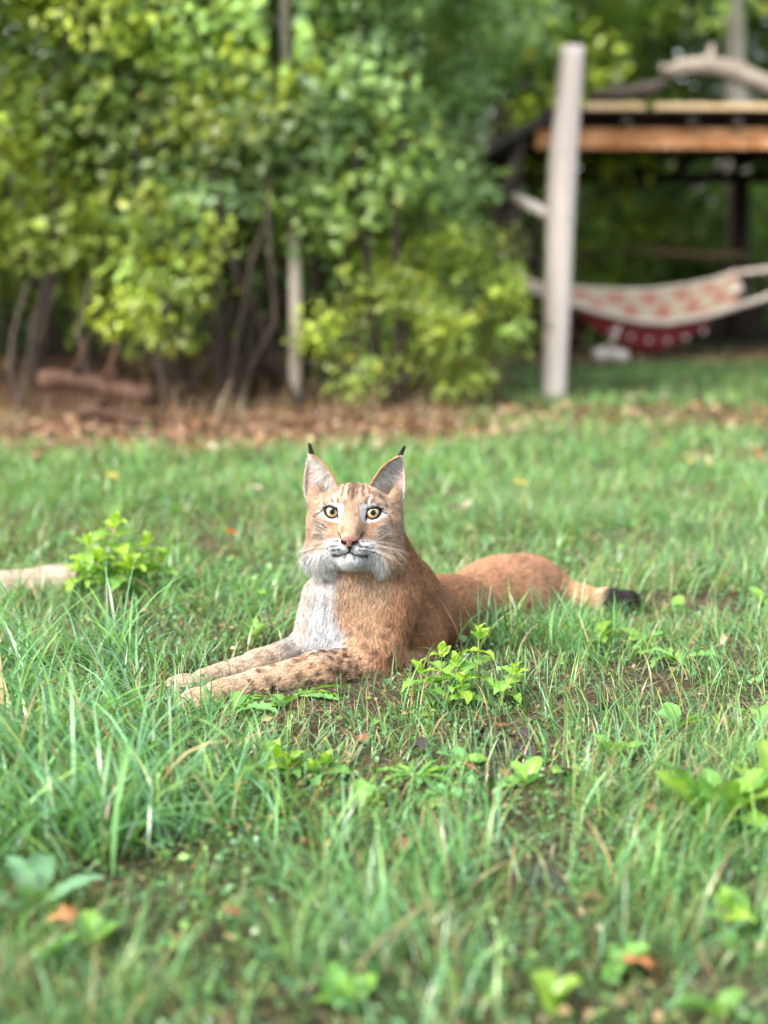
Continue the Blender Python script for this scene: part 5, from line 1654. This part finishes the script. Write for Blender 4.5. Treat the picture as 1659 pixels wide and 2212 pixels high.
# roof boards on the rafters, felt on top, pale front edge
nb = 14
for i in range(nb):
    ta, tb = i / nb, (i + 0.97) / nb
    ya = SY - 0.15 + (SB + 0.3 - SY) * ta; yb = SY - 0.15 + (SB + 0.3 - SY) * tb
    zA = zt + (zpx(345, SB) - zt) * ta; zB = zt + (zpx(345, SB) - zt) * tb
    sloped('roof_board', X0 + 0.05, X1 + 0.1, ya, yb, zA, zB, 0.022, m_darkwood)  # rafters and boards coloured dark so the roof gap reads as shadow
sloped('roof_felt', X0 + 0.03, X1 + 0.12, SY - 0.13, SB + 0.32, zt + 0.024, zpx(345, SB) + 0.024, 0.012, m_felt)
boxm('edge_board', (sx(1245), SY - 0.185, zt + 0.02), (sx(1372), SY - 0.155, zpx(227, SY)), m_deck)
boxm('edge_board', (sx(1392), SY - 0.185, zt + 0.02), (X1, SY - 0.155, zpx(228, SY)), m_deck)
boxm('gap_blocker', (X0 + 0.02, SY + 0.125, zb0 + 0.02), (X1, SY + 0.15, zt - 0.02), m_darkwood)  # added dark board that blocks the light between the rafter ends
# dark hipped eave on the left
hv = np.array([[X0 + 0.15, SY - 0.14, zpx(233, SY)], [sx(1045), SY - 0.10, zpx(314, SY)], [sx(1060), SB, zpx(350, SB)], [X0 + 0.2, SB + 0.2, zpx(330, SB)]])
hv2 = hv.copy(); hv2[:, 2] -= 0.07
mesh_obj('left_eave', np.concatenate([hv, hv2]) - so, [[0, 1, 2, 3], [7, 6, 5, 4], [0, 4, 5, 1], [1, 5, 6, 2], [2, 6, 7, 3], [3, 7, 4, 0]], m_felt, sh)
boxm('rear_beam', (0.95, SB, zpx(395, SB)), (X1, SB + 0.1, zpx(372, SB)), m_darkwood)
def spost(name, xa, xb, Ya, za, r, mat, Yb=None):
    v, f = tube([np.array([xb, Yb or Ya, -0.1]) - so, np.array([(xa + xb) / 2 + 0.02, ((Yb or Ya) + Ya) / 2, za / 2]) - so, np.array([xa, Ya, za]) - so], [r * 1.1, r, r * 0.95], 12)
    return mesh_obj(name, v, f, mat, sh, smooth=True)
spost('support_post', sx(1105), sx(1100), SY + 0.06, zb0 - 0.004, 0.07, m_darkwood)
spost('support_post', 4.1, 4.1, SY + 0.06, zb0 - 0.004, 0.07, m_darkwood)
spost('support_post', sx(1590, SB), sx(1590, SB), SB + 0.05, zpx(395, SB) - 0.004, 0.085, m_darkwood)
spost('support_post', sx(1100, SB), sx(1096, SB), SB + 0.05, zpx(395, SB) - 0.004, 0.08, m_darkwood)
v, f = tube([P(1128, 300, SY + 0.02) - so, P(1105, 375, SY - 0.02) - so, P(1086, 445, SY) - so], [0.045, 0.042, 0.038], 10)
mesh_obj('slanted_brace', v, f, m_bark, sh, smooth=True)
v, f = tube([P(1110, 575, SB - 0.1) - so, P(1220, 552, SB - 0.1) - so, P(1380, 540, SB - 0.1) - so, P(1500, 550, SB - 0.1) - so, P(1610, 552, SB - 0.1) - so], [0.045, 0.05, 0.05, 0.045, 0.04], 10)
mesh_obj('rear_rail', v, f, wood_mat('rail_wood', (0.16, 0.11, 0.06), (0.24, 0.17, 0.09), (0.30, 0.22, 0.13), 9), sh, smooth=True)
# dark back boards low at the rear
for i in range(9):
    boxm('back_board', (1.25 + i * 0.26, SB + 0.11, 0.0), (1.25 + i * 0.26 + 0.245, SB + 0.135, 0.42 + 0.05 * math.sin(i * 2.2)), m_darkwood)

m_drift = wood_mat('driftwood', (0.16, 0.13, 0.10), (0.25, 0.21, 0.17), (0.36, 0.31, 0.26), 8.0, (0.3, 1, 1))
# driftwood branch lying on the roof
def curved(name, label, pts_, Y_, radii, mat, cat='branch', stubs=()):
    w = [P(*q, Y_) for q in pts_]
    base = w[len(w) // 2].copy(); base[2] -= radii[0]
    e_ = empty(name, base); tag(e_, label, cat)
    v, f = tube([q - base for q in w], radii, 14)
    mesh_obj('limb', v, f, mat, e_, smooth=True)
    for (i, d, r) in stubs:
        p0 = w[i] - base
        v, f = tube([p0, p0 + np.array(d)], [r, r * 0.7], 9)
        mesh_obj('stub', v, f, mat, e_, smooth=True)
    return e_
curved('driftwood_branch', 'thick bent grey branch lying on the shelter roof', [(1438, 158), (1470, 148), (1530, 142), (1590, 156), (1659, 186), (1760, 232)], 13.3, [0.05, 0.072, 0.08, 0.08, 0.076, 0.07], m_drift, stubs=[(0, (-0.03, -0.05, 0.05), 0.04), (2, (0.05, 0.1, 0.16), 0.04)])
curved('driftwood_branch', 'low dark branch lying along the roof edge behind the post', [(1270, 208), (1330, 205), (1400, 195), (1440, 178)], 13.9, [0.05, 0.06, 0.06, 0.04], m_bark, stubs=[(1, (0.02, 0.05, 0.12), 0.03)])

# ------------------------------------------------------------------ hammock
HY = 12.85
m_cloth, nt, b = new_mat('hammock_cloth')
a_ = attr_col(nt)
tc, no, cr = noise_ramp(nt, 120, [(0.3, (0.8, 0.8, 0.8)), (0.7, (1.1, 1.1, 1.1))], detail=3)
mx = nt.nodes.new('ShaderNodeMixRGB'); mx.blend_type = 'MULTIPLY'; mx.inputs[0].default_value = 1.0
nt.links.new(a_.outputs['Color'], mx.inputs[1]); nt.links.new(cr.outputs[0], mx.inputs[2])
nt.links.new(mx.outputs[0], b.inputs['Base Color']); b.inputs['Roughness'].default_value = 0.9
m_rope, nt, b = new_mat('rope')
b.inputs['Base Color'].default_value = (0.55, 0.48, 0.40, 1); b.inputs['Roughness'].default_value = 0.9
ham = empty('hammock', P(1400, 700, HY)); tag(ham, 'cream hammock with red pattern and dark red fringe slung under the shelter', 'hammock')
ho = P(1400, 700, HY)
NU, NV = 40, 9
rear = [(1165, 612), (1230, 622), (1320, 628), (1400, 628), (1480, 618), (1540, 606), (1592, 588)]
front = [(1165, 635), (1230, 655), (1300, 676), (1380, 694), (1440, 698), (1520, 684), (1592, 662)]
vs, cs = [], []
for i in range(NU):
    t = i / (NU - 1)
    r_ = bez(rear, np.array([t]))[0]; f_ = bez(front, np.array([t]))[0]
    A = P(*r_, HY + 0.38); B = P(*f_, HY - 0.05)
    for j in range(NV):
        s_ = j / (NV - 1)
        p = A * (1 - s_) + B * s_ - np.array([0, 0, 0.10 * math.sin(math.pi * s_) * math.sin(math.pi * (0.1 + 0.8 * t))])
        vs.append(p - ho)
        pat = (math.sin(t * 40) * math.sin(s_ * 11 + 0.6) > 0.16) and 0.12 < s_ < 0.85
        cs.append((0.30, 0.06, 0.045) if pat else (0.36, 0.31, 0.22))
vs = np.array(vs); k = (np.arange(NU - 1)[:, None] * NV + np.arange(NV - 1)[None, :]).ravel()
fa = np.stack([k, k + 1, k + NV + 1, k + NV], 1)
cl = mesh_obj('cloth', vs, fa, m_cloth, ham, np.array(cs), smooth=True)
sm = cl.modifiers.new('thickness', 'SOLIDIFY'); sm.thickness = 0.012
edge = [vs[i * NV + NV - 1] for i in range(NU)]
v, f = tube(edge, [0.024] * NU, 8)
mesh_obj('front_hem', v, f, m_rope, cl, smooth=True)
v, f = tube([vs[i * NV] for i in range(NU)], [0.018] * NU, 8)
mesh_obj('rear_hem', v, f, m_rope, cl, smooth=True)
i0, i1 = 8, 35
fr_top = np.array(edge[i0:i1]); fr_bot = fr_top.copy()
tt_ = np.linspace(0, 1, len(fr_top))
fr_bot[:, 2] -= (0.06 + 0.16 * np.sin(np.pi * tt_)) ; fr_top = fr_top + np.array([0, 0.02, -0.015]); fr_bot = fr_bot + np.array([0, 0.05, 0])
n_ = len(fr_top)
v = np.concatenate([fr_top, fr_bot]); f = [[i, i + 1, n_ + i + 1, n_ + i] for i in range(n_ - 1)]
frg = mesh_obj('fringe', v, f, m_cloth, ham, np.tile((0.16, 0.012, 0.015), (2 * n_, 1)))
sm = frg.modifiers.new('thickness', 'SOLIDIFY'); sm.thickness = 0.01
m_pom, nt, b = new_mat('pompom'); b.inputs['Base Color'].default_value = (0.42, 0.33, 0.32, 1); b.inputs['Roughness'].default_value = 0.95
import bmesh
bm = bmesh.new(); bmesh.ops.create_icosphere(bm, subdivisions=2, radius=0.022)
for vv in bm.verts: vv.co *= random.uniform(0.85, 1.1)
pm = bpy.data.meshes.new('pompom'); bm.to_mesh(pm); bm.free(); pm.materials.append(m_pom)
for (x_, y_) in [(1322, 717), (1362, 728), (1402, 735), (1442, 737), (1482, 730), (1520, 716)]:
    o = bpy.data.objects.new('pompom', pm); COL.objects.link(o); o.parent = frg; o.location = P(x_, y_, HY - 0.06) - ho
def rope(pts_):
    v, f = tube([q - ho for q in pts_], [0.022] * len(pts_), 8)
    return mesh_obj('rope', v, f, m_rope, ham, smooth=True)
rope([P(1095, 548, HY + 0.5), P(1108, 580, HY + 0.35), P(1135, 605, HY + 0.25), P(1168, 618, HY + 0.15)])
rope([P(1110, 588, HY + 0.3), P(1140, 620, HY + 0.05), P(1168, 634, HY - 0.04)])
rope([P(1590, 662, HY - 0.05), P(1640, 648, HY), P(1720, 615, HY + 0.2), P(1800, 580, HY + 0.35)])
rope([P(1590, 590, HY + 0.38), P(1640, 585, HY + 0.4), P(1800, 560, HY + 0.5)])
for (x_, y_, Yk) in [(1096, 552, HY + 0.45), (1592, 625, HY + 0.2)]:
    c_ = P(x_, y_, Yk) - ho
    v, f = tube([c_ + np.array([0, 0, -0.06]), c_, c_ + np.array([0, 0, 0.06])], [0.025, 0.05, 0.025], 9)
    mesh_obj('knot', v, f, m_rope, ham, smooth=True)
log_between('leaning_log', 'short brown log leaning beside the hammock behind the post', P(1235, 740, 13.0), P(1262, 690, 13.2), 0.075, 0.06, m_rot, branches=1)
